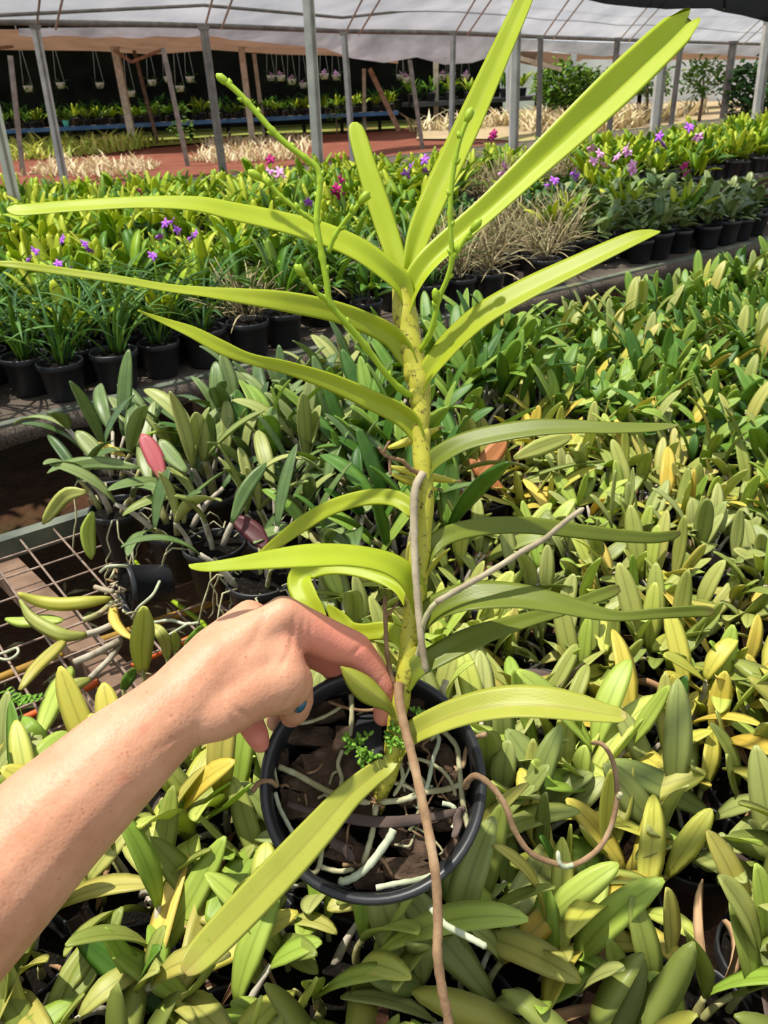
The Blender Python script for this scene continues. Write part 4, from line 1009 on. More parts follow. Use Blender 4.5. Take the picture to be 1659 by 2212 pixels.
# ---- flowering orchids on the back benches
def flower_mesh(name, mat):
    mb = MB()
    for k in range(5):
        a = 2 * math.pi * k / 5 + .3
        mb.add(*leaf_vf(.055 if k % 2 else .048, .032, .8, -.2, 5, 1, 'round', .002, Vector((0, 0, 0)), a, .25, 0))
    mb.add(*leaf_vf(.045, .036, 1.4, .9, 5, 1, 'round', .002, Vector((0, 0, .004)), -.6, .7, 0))
    return mb.mesh(name, mat)
FM = {k: flower_mesh('flower_' + k, M['fl_' + k]) for k in ('purple', 'pink', 'magenta')}
STALK = stem_mesh('stalk', M['m_spike'], .2, .003, .002, .01)
FLO = [(78, 533, 'purple', 'tall violet bloom at the left edge below the post'), (144, 515, 'purple', 'small violet bloom right of the leftmost bloom'), (190, 527, 'purple', 'violet bloom second right of the leftmost bloom'), (140, 562, 'purple', 'low violet bloom above the second left leaf'),
       (350, 476, 'purple', 'violet bloom just below the long left leaf'), (370, 478, 'purple', 'pale violet bloom beside it under the long left leaf'), (425, 498, 'purple', 'violet double bloom below the middle of the long left leaf'), (330, 540, 'purple', 'faint violet bloom above the second left leaf'),
       (295, 413, 'magenta', 'dark magenta bloom above the long left leaf'), (665, 447, 'purple', 'violet bloom left of the flower spike fork'), (590, 368, 'pink', 'pink bloom left of the spike bend'), (610, 372, 'pink', 'second pink bloom near the spike bend'), (585, 352, 'magenta', 'small magenta bloom above the pink pair'),
       (722, 405, 'magenta', 'magenta bloom right of the spike'), (738, 398, 'magenta', 'magenta bloom touching the one right of the spike'), (880, 355, 'purple', 'violet bloom between the upright leaves'), (920, 350, 'purple', 'bright violet bloom left of the tallest leaf'), (1090, 354, 'pink', 'pale pink bloom beside the thick steel post'),
       (1136, 338, 'pink', 'white-pink bloom right of the thick steel post'), (1280, 326, 'pink', 'pink bloom cluster right of the broad leaf'), (1295, 332, 'pink', 'second pink bloom right of the broad leaf'), (1352, 322, 'pink', 'bright pink bloom left of the pale post'), (1332, 334, 'pink', 'small pink bloom below the bright pink one'), (1362, 355, 'pink', 'white-pink bloom under the bright pink one'),
       (1245, 372, 'purple', 'violet bloom under the broad right leaf'), (1194, 388, 'purple', 'low violet bloom under the broad right leaf'), (1510, 292, 'pink', 'bright pink bloom among the right beds'), (1426, 296, 'purple', 'violet bloom just right of the pale post'), (1483, 358, 'magenta', 'magenta bloom above the bright leaves at right'), (1068, 285, 'magenta', 'dark red bloom behind the tallest leaf'), (1482, 282, 'purple', 'faint violet bloom in the far right bed')]
for i, (x, y, c, lab) in enumerate(FLO):
    z = .70 + .33; p = at_z(x, y, z)
    root = empty('flowering_orchid', (p.x, p.y, .702))
    fo = kid('foliage', FOL['bright'][i % 5], root, (0, 0, .005), (0, 0, rng.uniform(0, 6)), kind='stuff'); kid('pot', POT_M, root)
    kid('flower_stalk', STALK, root, (0, 0, .12), (0, -1.55, rng.uniform(0, 6)))
    s = .17 * min(p.y, 6.5)
    for q in range(1 if 'small' in lab or 'faint' in lab else 2):
        kid('flower', FM[c], root, (rng.uniform(-.02, .02), -.02, .33 + rng.uniform(-.02, .02) - q * .035), (1.0 + rng.uniform(-.3, .3), rng.uniform(-.4, .4), rng.uniform(0, 6)), (s * .75,) * 3)
    tag(root, 'orchid with ' + lab, 'flowering plant', 'flowering orchids on the back benches')

# ---- plants in the far shed and shrubs
for i in range(46):
    x = -30 + i * 19.5 + rng.uniform(-6, 6); Yp = SY + rng.choice([.25, .55, .85])
    p = at_y(x, 240, Yp); p.z = .48
    t = rng.choice('bbm'); key = (t, rng.randrange(5)); o = place(key, p, rng.uniform(0, 6), rng.uniform(1.5, 2.3))
    o.name = 'shed_plant'; tag(o, 'leafy plant on the blue edged shed table, %s from the left' % ordinal(i + 1), 'potted plant', 'plants on the blue edged table')
for i in range(14):
    x = 890 + i * 38; p = A2.lerp(B2, (x - 880) / 540); p.z = .67
    o = place((rng.choice('bm'), rng.randrange(5)), p, rng.uniform(0, 6), rng.uniform(1.8, 2.6)); o.name = 'shed_plant'
    tag(o, 'leafy plant on the dark table right of the shed, %s from the left' % ordinal(i + 1), 'potted plant', 'plants on the dark table')
def shrub(x, y, Y, R, n, mat, label, seed, name='shrub'):
    r = random.Random(seed); p = at_y(x, y, Y); root = empty(name, (p.x, p.y, 0)); mb = MB()
    H = p.z
    for i in range(n):
        d = Vector((r.gauss(0, 1), r.gauss(0, 1), r.gauss(0, 1))).normalized() * R * r.uniform(.45, 1) ; d.z *= .8
        l = R * r.uniform(.16, .3)
        mb.add(*leaf_vf(l, l * .42, r.uniform(0, 1), .3, 4, 1, 'oval', .004, Vector((0, 0, H)) + d, r.uniform(0, 6.28), r.uniform(-.6, .9), r.uniform(-1, 1)), r=r.random())
    f = link('foliage', mb.mesh('foliage', M[mat]), root); f['kind'] = 'stuff'
    mb = MB(); mb.add(*tube_vf([(0, 0, -.05), (R * .05, 0, H * .5), (0, 0, H)], [R * .07, R * .06, R * .03], 8)); link('trunk', mb.mesh('trunk', M['wood_brown']), root)
    tag(root, label, 'shrub')
shrub(1215, 188, 24.0, .8, 900, 'f_mid', 'leafy green shrub beside the white post', 901)
shrub(1282, 192, 24.0, .6, 500, 'f_mid', 'green shrub right of the one beside the white post', 902)
shrub(1400, 172, 23.0, .6, 460, 'f_mid', 'green shrub behind the pale steel post', 903)
shrub(1640, 195, 15.0, .62, 700, 'f_dark', 'dark leafy shrub at the right edge of the picture', 904)
shrub(1520, 168, 22.0, .6, 420, 'f_mid', 'loose green shrub above the dry grass at right', 905)
shrub(725, 248, 23.5, .3, 90, 'f_mid', 'small weed bush below the blue table', 906)
shrub(395, 282, 21, .35, 110, 'f_mid', 'grey-green weed bush left of the spike tip', 907)
# darker plant bank inside the shed
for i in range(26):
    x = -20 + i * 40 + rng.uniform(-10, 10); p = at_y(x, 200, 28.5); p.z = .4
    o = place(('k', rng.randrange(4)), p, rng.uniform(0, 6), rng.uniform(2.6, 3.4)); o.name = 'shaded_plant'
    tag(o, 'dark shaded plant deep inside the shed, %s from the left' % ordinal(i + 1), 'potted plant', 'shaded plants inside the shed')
# hanging orchids in the shed
HANG = [(60, 185), (130, 178), (215, 178), (282, 196), (328, 172), (362, 165), (388, 185), (410, 165), (585, 162), (606, 162), (630, 170), (655, 178), (700, 158), (726, 160), (865, 160), (878, 166), (955, 160), (975, 158), (1005, 160), (1180, 150)]
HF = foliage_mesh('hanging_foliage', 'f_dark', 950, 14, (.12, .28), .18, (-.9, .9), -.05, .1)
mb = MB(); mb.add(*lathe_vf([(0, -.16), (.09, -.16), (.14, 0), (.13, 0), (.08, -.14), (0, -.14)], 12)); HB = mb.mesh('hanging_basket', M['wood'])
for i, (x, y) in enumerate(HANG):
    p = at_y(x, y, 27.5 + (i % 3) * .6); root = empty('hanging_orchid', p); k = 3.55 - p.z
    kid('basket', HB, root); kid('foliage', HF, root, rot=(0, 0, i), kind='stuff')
    for s in (-1, 1):
        mb = MB(); mb.add(*tube_vf([(s * .12, 0, 0), (s * .02, 0, k * .5), (0, 0, k)], .006, 5)); kid('wire', mb.mesh('wire', M['metal']), root)
    if i > 7: kid('flower', FM['pink'], root, (0, -.1, .02), (1, 0, i), (2, 2, 2))
    tag(root, 'hanging orchid basket in the far shed, %s from the left' % ordinal(i + 1), 'hanging plant', 'hanging baskets in the far shed')

# ------------------------------------------------------------------ fallen pot on the bare mesh
def fallen():
    c = at_z(305, 1268, BENCH_Z + .040); root = empty('fallen_orchid', (c.x, c.y, BENCH_Z)); off = root.location
    mouth = at_z(225, 1292, BENCH_Z + .042); ax = (mouth - c); ax.z = .012; ax.normalize()
    q = ax.to_track_quat('Z', 'Y').to_euler(); sc = .62
    o = link('pot', POT_L, root, c - off - ax * .045, q, (sc,) * 3); link('potting_mix', MIX_L, root, c - off - ax * .045 , q, (sc,) * 3)
    def lf(px, z, w, mat, roll=25):
        pts = cr([tuple(at_z(x, y, zz)) for (x, y), zz in zip(px, z)], 4); n = len(pts); P = [Vector(p) for p in pts]
        Wd, hw = [], []
        for i in range(n):
            T = (P[min(i + 1, n - 1)] - P[max(i - 1, 0)]).normalized(); S = T.cross(Vector((0, 0, 1))).normalized(); U = S.cross(T)
            Wd.append(S * math.cos(math.radians(roll)) + U * math.sin(math.radians(roll)))
            t = i / (n - 1); hw.append(max(.001, w / 2 * math.sin(math.pi * (.04 + .93 * t ** .9)) ** .6))
        mb = MB(); mb.add(*strap_vf(P, Wd, hw, [.3] * n, [.0025] * n, 2)); link('leaf', mb.mesh('leaf', mat, True, off), root)
    Z = BENCH_Z
    lf([(240, 1292), (190, 1300), (130, 1305), (80, 1298), (38, 1282)], [Z + .05, Z + .06, Z + .06, Z + .065, Z + .08], .022, M['l_yellow'], 55)
    lf([(190, 1370), (140, 1372), (95, 1355), (60, 1330), (42, 1296)], [Z + .035, Z + .05, Z + .06, Z + .07, Z + .085], .022, M['l_olive'], 50)
    lf([(136, 1340), (90, 1336), (50, 1340), (12, 1336)], [Z + .04] * 4, .028, M['l_lime'], 10)
    lf([(138, 1378), (115, 1400), (75, 1440), (42, 1490)], [Z + .04, Z + .05, Z + .05, Z + .04], .028, M['l_olive'], 0)
    lf([(152, 1440), (130, 1470), (105, 1530), (85, 1590)], [Z + .03, Z + .045, Z + .05, Z + .045], .034, M['l_lime'], 0)
    lf([(246, 1300), (248, 1335), (270, 1365), (300, 1385)], [Z + .05, Z + .06, Z + .06, Z + .05], .02, M['l_gold'], 20)
    lf([(195, 1465), (165, 1475), (150, 1490), (150, 1520)], [Z + .03, Z + .04, Z + .04, Z + .03], .022, M['l_olive'], 30)
    def tb(px, z, r, mat, name):
        P = cr([tuple(at_z(x, y, zz)) for (x, y), zz in zip(px, z)], 4); mb = MB(); mb.add(*tube_vf(P, r, 7)); link(name, mb.mesh(name, mat, True, off), root)
    tb([(262, 1382), (210, 1410), (160, 1432)], [Z + .03] * 3, .0055, M['bulb_grey'], 'pseudobulb')
    tb([(258, 1392), (235, 1425), (195, 1464)], [Z + .02] * 3, .0045, M['bulb_grey'], 'pseudobulb')
    tb([(246, 1348), (215, 1362), (188, 1370)], [Z + .04] * 3, .005, M['bulb_grey'], 'pseudobulb')
    tb([(245, 1300), (215, 1325), (180, 1340)], [Z + .05] * 3, .0045, M['bulb'], 'pseudobulb')
    tb([(205, 1268), (225, 1274), (245, 1278)], [Z + .08] * 3, .004, M['root_grey'], 'pseudobulb')
    r = random.Random(61)
    tb([(216, 1236), (232, 1224), (255, 1222), (276, 1224)], [Z + .1, Z + .11, Z + .11, Z + .1], .0024, M['root_white'], 'root')
    tb([(345, 1256), (330, 1285), (300, 1312), (285, 1335)], [Z + .1, Z + .1, Z + .08, Z + .05], .0024, M['root_white'], 'root')
    tb([(330, 1345), (370, 1340), (400, 1348), (432, 1345)], [Z + .02] * 4, .0026, M['root_white'], 'root')
    tb([(350, 1380), (385, 1360), (410, 1345)], [Z + .02] * 3, .0024, M['root_white'], 'root')
    tb([(-10, 1420), (18, 1425), (38, 1412), (36, 1400), (10, 1410), (-10, 1414)], [Z + .01] * 6, .0022, M['root_white'], 'root')
    for i in range(22):
        x, y = 248 + r.uniform(-28, 36), 1270 + r.uniform(-40, 60); a = r.uniform(0, 6.28); L = r.uniform(12, 34)
        zz = Z + r.uniform(.03, .085)
        tb([(x, y), (x + L * .5 * math.cos(a) + r.uniform(-5, 5), y + L * .5 * math.sin(a)), (x + L * math.cos(a), y + L * math.sin(a))], [zz, zz + .008, zz], r.uniform(.0014, .0026), r.choice([M['root'], M['root_grey'], M['twig']]), 'root')
    tag(root, 'fallen black pot lying on the bare mesh with its orchid spilling out leftwards', 'potted plant')
fallen()
# single leaves rising between the wrist and the mesh
def lone(px, z, w, mat, label, wd=None):
    pts = cr([tuple(at_z(x, y, zz)) for (x, y), zz in zip(px, z)], 4); n = len(pts); P = [Vector(p) for p in pts]; loc = P[0].copy()
    root = empty('orchid_shoot', (loc.x, loc.y, BENCH_Z)); off = root.location
    Wd, hw = [], []
    for i in range(n):
        T = (P[min(i + 1, n - 1)] - P[max(i - 1, 0)]).normalized(); S = T.cross(ray(*px[0])).normalized(); Wd.append(S)
        t = i / (n - 1); hw.append(max(.001, w / 2 * math.sin(math.pi * (.06 + .9 * t)) ** .6))
    mb = MB(); mb.add(*strap_vf(P, Wd, hw, [.3] * n, [.0025] * n, 2)); link('leaf', mb.mesh('leaf', mat, True, off), root)
    mb = MB(); mb.add(*tube_vf([Vector((P[0].x, P[0].y, BENCH_Z)), P[0].lerp(P[1], .5)], [.004, .003], 7)); link('stem', mb.mesh('stem', M['bulb'], True, off), root)
    tag(root, label, 'plant')
lone([(308, 1452), (306, 1400), (310, 1350), (311, 1310)], [.74, .79, .83, .86], .032, M['l_lime'], 'upright bright green leaf behind the forearm beside the fallen pot')
lone([(110, 1655), (85, 1610), (60, 1575), (44, 1552)], [.76, .79, .81, .81], .028, M['l_lime'], 'broad green leaf above the forearm at the left edge')
lone([(170, 1600), (155, 1560), (148, 1530), (140, 1510)], [.75, .77, .79, .80], .017, M['l_lime'], 'small green leaf tucked behind the forearm')
lone([(265, 1490), (275, 1470), (285, 1455), (289, 1443)], [.74, .76, .77, .78], .016, M['l_green'], 'tiny green leaf tip rising over the forearm')
lone([(400, 1395), (415, 1380), (428, 1365), (434, 1352)], [.74, .76, .77, .78], .014, M['l_green'], 'tiny green leaf tip above the wrist')
lone([(362, 1425), (358, 1390), (345, 1365), (328, 1350)], [.73, .76, .78, .78], .018, M['l_olive'], 'curved olive leaf above the wrist')
lone([(378, 1410), (380, 1385), (376, 1365)], [.74, .76, .78], .016, M['l_olive'], 'short olive leaf beside the curved one above the wrist')

def fern(px, z, label, seed, n=6):
    r = random.Random(seed); c = at_z(px[0], px[1], z); root = empty('weed_sprig', (c.x, c.y, BENCH_Z)); off = root.location
    for k in range(n):
        a = r.uniform(0, 6.28); d = Vector((math.cos(a), math.sin(a) * .8, r.uniform(-.1, .5))); L = r.uniform(.018, .032)
        P = [c + d * (L * i / 4) + Vector((0, 0, -.003 * (i / 4) ** 2)) for i in range(5)]
        mb = MB(); mb.add(*tube_vf(P, .0005, 5)); fr = link('frond', mb.mesh('frond', M['weed'], True, off), root)
        for i in range(1, 5):
            for s in (-1, 1):
                S = d.cross(Vector((0, 0, 1))).normalized() * s
                v, f, st = leaf_vf(.009, .0055, .2, .1, 4, 1, 'round', .0006, P[i] - off, math.atan2(S.y, S.x), .2, 0); mb = MB(); mb.add(v, f, st); link('leaflet', mb.mesh('leaflet', M['weed']), fr)
    mb = MB(); mb.add(*tube_vf([Vector((c.x + .006, c.y, BENCH_Z - .02)), c], .0008, 5)); link('stem', mb.mesh('stem', M['weed'], True, off), root)
    tag(root, label, 'weed')
fern((38, 1520), .74, 'bright green fern-like weed left of the yellow leaves on the mesh', 71, 7)
fern((45, 1625), .74, 'small bright green weed sprig above the forearm at the left edge', 72, 4)

# ------------------------------------------------------------------ main potted orchid
PC = at_d(806, 1686, .580)
el = math.radians(52); pn = Vector((.02, -math.cos(el), math.sin(el))).normalized()
PX = Vector((1, 0, 0)); PX = (PX - pn * PX.dot(pn)).normalized(); PY = pn.cross(PX)
POT_M4 = Matrix(((PX.x, PY.x, pn.x, PC.x), (PX.y, PY.y, pn.y, PC.y), (PX.z, PY.z, pn.z, PC.z), (0, 0, 0, 1)))
R0 = .0775
def pot_at(px, py, h=-.022):
    """point on the potting surface (h along the pot axis from the rim plane) seen at that pixel of the photo"""
    r = ray(px, py); o = PC + pn * h
    return CAM_P + r * ((o - CAM_P).dot(pn) / r.dot(pn))
main = empty('potted_orchid', PC - pn * .135); MO = main.location
tag(main, 'large orchid with long strap leaves in the round black pot held by the hand', 'potted plant')
def mpart(name, vf, mat, parent=None, smooth=True, label=None):
    mb = MB(); mb.add(*vf); o = link(name, mb.mesh(name, mat, smooth, MO), parent or main)
    if parent is not None and parent is not main: pass
    if label: o['label'] = label
    return o
v, f, st = lathe_vf([(0, -.135), (.050, -.135), (.0535, -.132), (.0705, -.020), (.0735, -.019), (.0755, -.017), (.0772, -.004), (.0770, -.001), (.0755, .0008), (.0730, .0008), (.0712, -.001), (.0700, -.006), (.0690, -.02), (.0515, -.128), (0, -.128)], 64)
pot_o = mpart('pot', ([POT_M4 @ p for p in v], f, st), M['pot'])
v, f, st = lathe_vf([(.0660, -.045), (.055, -.042), (.035, -.040), (.015, -.038), (.0005, -.037)], 30)
rr = random.Random(5); v = [POT_M4 @ (p + Vector((0, 0, rr.uniform(-.003, .004)))) for p in v]
mpart('potting_mix', (v, f, st), M['mix'])
# bark chunks
BK = [(665, 1590, 120, 40, 8), (720, 1650, 150, 80, -20), (660, 1690, 90, 50, 30), (760, 1610, 90, 60, 20), (640, 1740, 80, 50, 10), (700, 1730, 110, 60, -10), (905, 1830, 60, 70, 70), (940, 1770, 70, 40, 10), (880, 1880, 110, 42, 8), (770, 1850, 130, 50, 25), (720, 1800, 110, 40, 40),
      (980, 1700, 60, 40, 80), (960, 1640, 60, 40, 60), (700, 1540, 90, 40, -10), (840, 1640, 70, 50, 0), (1000, 1760, 50, 40, 60), (660, 1830, 80, 40, 50), (800, 1900, 70, 40, 0), (920, 1600, 70, 40, 20), (740, 1480, 90, 40, -20), (880, 1520, 80, 40, 10), (600, 1640, 50, 40, 80), (850, 1800, 60, 40, 40), (980, 1840, 60, 36, -40), (780, 1740, 80, 44, 10), (890, 1720, 60, 40, 0)]
for i, (x, y, w, h, a) in enumerate(BK):
    c = pot_at(x, y, -.030); q = proj(c)[2] / F_PX
    v, f = chunk_vf((w * q, h * q * 1.1, .018), 30 + i, 3); Rz = Matrix.Rotation(math.radians(-a), 3, 'Z')
    B3 = POT_M4.to_3x3(); mpart('bark_chunk', ([c + B3 @ (Rz @ p) for p in v], f), M['bark'], smooth=False)

# stem
def mp(x, y, d): return tuple(at_d(x, y, d))
ST = [(812, 1752, .602, .0052), (822, 1715, .600, .0058), (838, 1670, .597, .0068), (852, 1620, .593, .0072), (856, 1560, .590, .0066), (866, 1500, .588, .0066), (880, 1440, .588, .0072), (884, 1390, .588, .0070), (892, 1340, .588, .0078), (900, 1270, .588, .0074),
      (906, 1200, .588, .0072), (914, 1130, .588, .0066), (918, 1060, .588, .0064), (912, 990, .589, .0064), (906, 930, .590, .0063), (910, 870, .591, .0070), (902, 810, .592, .0080), (888, 760, .593, .0088), (880, 705, .594, .0088), (870, 655, .595, .0080), (868, 615, .596, .0062), (867, 585, .597, .004)]
S_ = cr([mp(x, y, d) + (r,) for x, y, d, r in ST], 5)
mpart('stem', tube_vf([p[:3] for p in S_], [p[3] * (1 + .05 * math.sin(i * .9)) for i, p in enumerate(S_)], 14), M['m_stem'])

def mleaf(cp, mat, roll=(30, 30), fold=(55, 20), th=.0022, up=1, k=4, notch=0.0, name='leaf', label=None, n=6):
    """cp: (px, py, depth, apparent width px) along the leaf; roll tips the face up from facing the viewer"""
    Q = cr([(x, y, d, w) for x, y, d, w in cp], n); m = len(Q)
    P = [at_d(q[0], q[1], q[2]) for q in Q]; Wd, hw, fo, ths = [], [], [], []
    right, upv, sg = CAM_R @ Vector((1, 0, 0)), CAM_R @ Vector((0, 1, 0)), (1 if cp[min(3, len(cp) - 1)][0] > cp[0][0] else -1)
    for i in range(m):
        t = i / (m - 1)
        a, b = Q[max(i - 1, 0)], Q[min(i + 1, m - 1)]
        tx, ty = b[0] - a[0], -(b[1] - a[1]); l = math.hypot(tx, ty) or 1
        sx, sy = -ty / l, tx / l
        if up == 0: sx, sy = ty / l, -tx / l; sg = 1
        if up: sx, sy = sx * sg, sy * sg
        S = right * sx + upv * sy; away = ray(Q[i][0], Q[i][1]).normalized()
        ro = math.radians(roll[0] * (1 - t) + roll[1] * t) if len(roll) == 2 else math.radians(np.interp(t, [j / (len(roll) - 1) for j in range(len(roll))], roll))
        Wd.append(S * math.cos(ro) + away * math.sin(ro))
        fr = math.radians(fold[0] + (fold[1] - fold[0]) * min(1, t * 3.2))
        fo.append(fr)
        c = max(.35, math.cos(ro)) * max(.55, math.cos(fr) + .12)
        hw.append(max(.0008, Q[i][3] / 2 * Q[i][2] / F_PX / c)); ths.append(th * (1.5 - .8 * t))
    if (P[1] - P[0]).cross(Wd[0]).dot(Vector((0, 0, 1))) < 0: Wd = [-w for w in Wd]
    return mpart(name, strap_vf(P, Wd, hw, fo, ths, k, notch), mat, label=label)
ml, mm, mo, mw = M['m_lime'], M['m_mid'], M['m_olive'], M['m_low']
mleaf([(880, 668, .594, 30), (862, 622, .590, 52), (825, 586, .582, 58), (770, 545, .575, 62), (700, 511, .57, 62), (600, 482, .565, 56), (500, 460, .56, 50), (420, 444, .555, 42), (300, 441, .55, 34), (150, 450, .545, 34), (55, 457, .54, 33), (28, 454, .54, 26), (16, 450, .54, 8)], ml, (25, 35, 30, 50, 30), (50, 14))
mleaf([(898, 800, .592, 26), (880, 762, .590, 48), (850, 727, .586, 50), (800, 700, .58, 50), (720, 672, .575, 50), (620, 653, .57, 50), (520, 642, .565, 40), (440, 634, .56, 28), (360, 624, .555, 22), (260, 606, .55, 21), (140, 588, .545, 21), (40, 574, .54, 20), (-4, 570, .54, 14)], mm, (-28, -20, -10, 45, 20, 10), (50, 18))
mleaf([(912, 960, .590, 24), (892, 915, .588, 50), (860, 890, .585, 52), (800, 862, .58, 48), (720, 826, .575, 42), (620, 793, .57, 32), (540, 775, .565, 28), (480, 753, .56, 36), (420, 724, .555, 32), (360, 698, .55, 18), (320, 681, .545, 9), (298, 671, .54, 3)], mm, (-20, -15, -20, 40, 20), (50, 22))
mleaf([(912, 1150, .590, 26), (895, 1112, .592, 42), (865, 1084, .598, 42), (825, 1074, .605, 40), (770, 1080, .612, 38), (710, 1100, .62, 38), (655, 1132, .627, 38), (605, 1168, .63, 30), (565, 1195, .635, 14), (550, 1204, .635, 4)], mm, (15, 15, 0), (50, 18))
mleaf([(900, 1330, .588, 26), (888, 1275, .582, 50), (862, 1238, .574, 52), (815, 1214, .566, 50), (745, 1203, .558, 52), (665, 1204, .55, 56), (585, 1211, .545, 46), (510, 1220, .54, 32), (450, 1226, .537, 24), (420, 1225, .535, 16), (408, 1221, .535, 5)], ml, (35, 45, 30, 40), (48, 12))
mleaf([(892, 1330, .592, 26), (860, 1268, .602, 40), (800, 1236, .612, 44), (730, 1222, .62, 46), (672, 1228, .625, 58), (650, 1255, .62, 62), (664, 1292, .61, 62), (686, 1330, .605, 52), (704, 1372, .60, 26), (712, 1395, .60, 6)], ml, (20, 10, 10), (40, 25))
mleaf([(886, 1440, .588, 24), (880, 1402, .588, 42), (862, 1375, .59, 46), (828, 1363, .594, 44), (790, 1366, .60, 42), (757, 1362, .606, 44), (735, 1340, .61, 40), (718, 1320, .612, 26), (708, 1306, .613, 6)], mm, (20, 10, 0), (45, 20))
mleaf([(858, 1560, .588, 16), (846, 1536, .580, 22), (826, 1516, .572, 44), (800, 1496, .566, 60), (774, 1474, .562, 52), (752, 1454, .56, 30), (736, 1440, .56, 5)], mw, (15, 15), (45, 32), n=7)
mleaf([(856, 1630, .592, 26), (835, 1652, .588, 46), (800, 1678, .580, 54), (750, 1722, .566, 64), (690, 1790, .545, 78), (630, 1856, .525, 86), (560, 1930, .503, 88), (490, 2004, .482, 84), (440, 2056, .468, 76), (412, 2086, .461, 58), (398, 2102, .458, 26)], mw, (10, 10), (45, 14), n=8, k=5)
# right side
mleaf([(872, 640, .598, 26), (884, 590, .600, 40), (905, 520, .602, 58), (938, 440, .602, 66), (978, 355, .602, 66), (1020, 265, .60, 64), (1060, 175, .597, 58), (1100, 85, .593, 50), (1135, 5, .59, 42), (1160, -60, .587, 30), (1172, -95, .586, 6)], ml, (15, -25, -30, -35), (60, 26), up=0)
mleaf([(870, 632, .600, 26), (858, 575, .604, 46), (836, 500, .608, 54), (812, 425, .612, 54), (790, 355, .616, 48), (775, 302, .62, 44), (768, 276, .622, 34), (766, 265, .623, 14)], ml, (10, 10), (50, 10), up=0)
mleaf([(880, 690, .594, 26), (896, 630, .592, 50), (925, 578, .592, 58), (980, 522, .594, 60), (1060, 452, .598, 64), (1150, 368, .602, 74), (1240, 284, .606, 88), (1330, 198, .61, 96), (1400, 130, .613, 92), (1450, 82, .615, 84), (1470, 62, .616, 70)], ml, (35, 15, 5, 0), (55, 36), notch=.016, k=5)
mleaf([(902, 870, .591, 24), (918, 826, .588, 40), (950, 780, .584, 52), (1000, 724, .578, 58), (1060, 676, .572, 60), (1150, 626, .566, 58), (1240, 582, .56, 52), (1310, 548, .556, 46), (1370, 520, .553, 38), (1405, 507, .552, 22), (1426, 501, .552, 4)], mm, (25, 40, 40, 45), (52, 20))
mleaf([(914, 1060, .589, 24), (928, 1014, .588, 40), (960, 984, .584, 46), (1010, 957, .58, 46), (1080, 940, .575, 46), (1160, 928, .57, 44), (1240, 925, .565, 36), (1320, 927, .56, 30), (1400, 926, .557, 24), (1445, 922, .556, 14), (1467, 919, .555, 4)], mo, (25, 40, 35, 50), (50, 18))
mleaf([(912, 1240, .588, 24), (930, 1190, .590, 44), (965, 1160, .594, 44), (1025, 1142, .60, 44), (1100, 1135, .605, 42), (1180, 1139, .61, 40), (1260, 1149, .615, 36), (1340, 1157, .62, 32), (1410, 1161, .622, 28), (1450, 1156, .624, 24), (1469, 1150, .625, 12)], mo, (20, 25, 0, -20), (50, 12))
mleaf([(900, 1390, .586, 26), (925, 1340, .582, 50), (970, 1312, .576, 60), (1030, 1296, .57, 66), (1110, 1293, .565, 60), (1190, 1305, .56, 50), (1270, 1322, .557, 38), (1340, 1331, .554, 26), (1420, 1324, .551, 28), (1500, 1319, .548, 30), (1530, 1320, .547, 26), (1543, 1321, .547, 10)], mo, (35, 45, 35, -10, -10), (50, 20))
mleaf([(880, 1490, .586, 24), (900, 1450, .582, 46), (940, 1424, .58, 52), (1000, 1392, .582, 54), (1060, 1366, .586, 46), (1140, 1340, .592, 34), (1210, 1320, .598, 28), (1270, 1296, .603, 30), (1320, 1277, .606, 30), (1338, 1270, .607, 16)], mo, (25, 35, 20, 0), (48, 20))
mleaf([(858, 1636, .590, 28), (885, 1594, .584, 48), (945, 1562, .575, 58), (1020, 1536, .566, 66), (1100, 1524, .558, 72), (1180, 1526, .551, 72), (1250, 1535, .546, 62), (1310, 1545, .542, 42), (1340, 1548, .541, 32), (1354, 1546, .54, 14)], mw, (30, 40, 35), (46, 24))

# sheath collars where leaves clasp the stem
for x, y, d, w in [(880, 690, .594, 30), (893, 790, .592, 27), (905, 850, .591, 26), (912, 940, .590, 22), (916, 1040, .589, 22), (908, 1180, .588, 25), (898, 1300, .588, 27), (888, 1400, .588, 25), (868, 1495, .588, 23), (855, 1600, .592, 25)]:
    r = w * d / F_PX; P = [mp(x + dx, y + dy, d) for dx, dy in ((1, 34), (0, 18), (0, 0), (-1, -14))]
    mpart('sheath', tube_vf(P, [r * .70, r * .80, r * .85, r * .76], 14), M['m_stem'])

def mtube(px, r, mat, name, parent=None, ns=8, n=5, wob=.06, label=None):
    Q = cr([mp(x, y, d) for x, y, d in px], n); m = len(Q)
    rad = [r] * m if not isinstance(r, tuple) else [r[0] + (r[1] - r[0]) * i / (m - 1) for i in range(m)]
    rad[-1] *= .4
    return mpart(name, tube_vf(Q, rad, ns, wob), mat, parent, label=label)
# aerial roots
mtube([(914, 1022, .582), (898, 1052, .578), (894, 1100, .576), (895, 1180, .574), (899, 1260, .572), (905, 1330, .571), (912, 1400, .57), (921, 1452, .57)], (.0030, .0024), M['root_grey'], 'aerial_root')
mtube([(862, 1478, .582), (862, 1510, .574), (874, 1570, .566), (892, 1640, .556), (912, 1730, .543), (930, 1820, .530), (943, 1910, .52), (946, 2000, .512), (945, 2060, .507), (954, 2130, .502), (966, 2190, .5), (975, 2240, .5)], (.0034, .0030), M['root_brown'], 'aerial_root')
mtube([(896, 1432, .586), (908, 1395, .578), (914, 1350, .57), (930, 1315, .567), (948, 1298, .566)], .0019, M['root'], 'aerial_root')
mtube([(942, 1301, .566), (1000, 1268, .562), (1070, 1228, .558), (1130, 1190, .554), (1175, 1165, .552), (1205, 1140, .55), (1232, 1118, .549), (1262, 1097, .548)], (.0022, .0017), M['root_grey'], 'aerial_root')
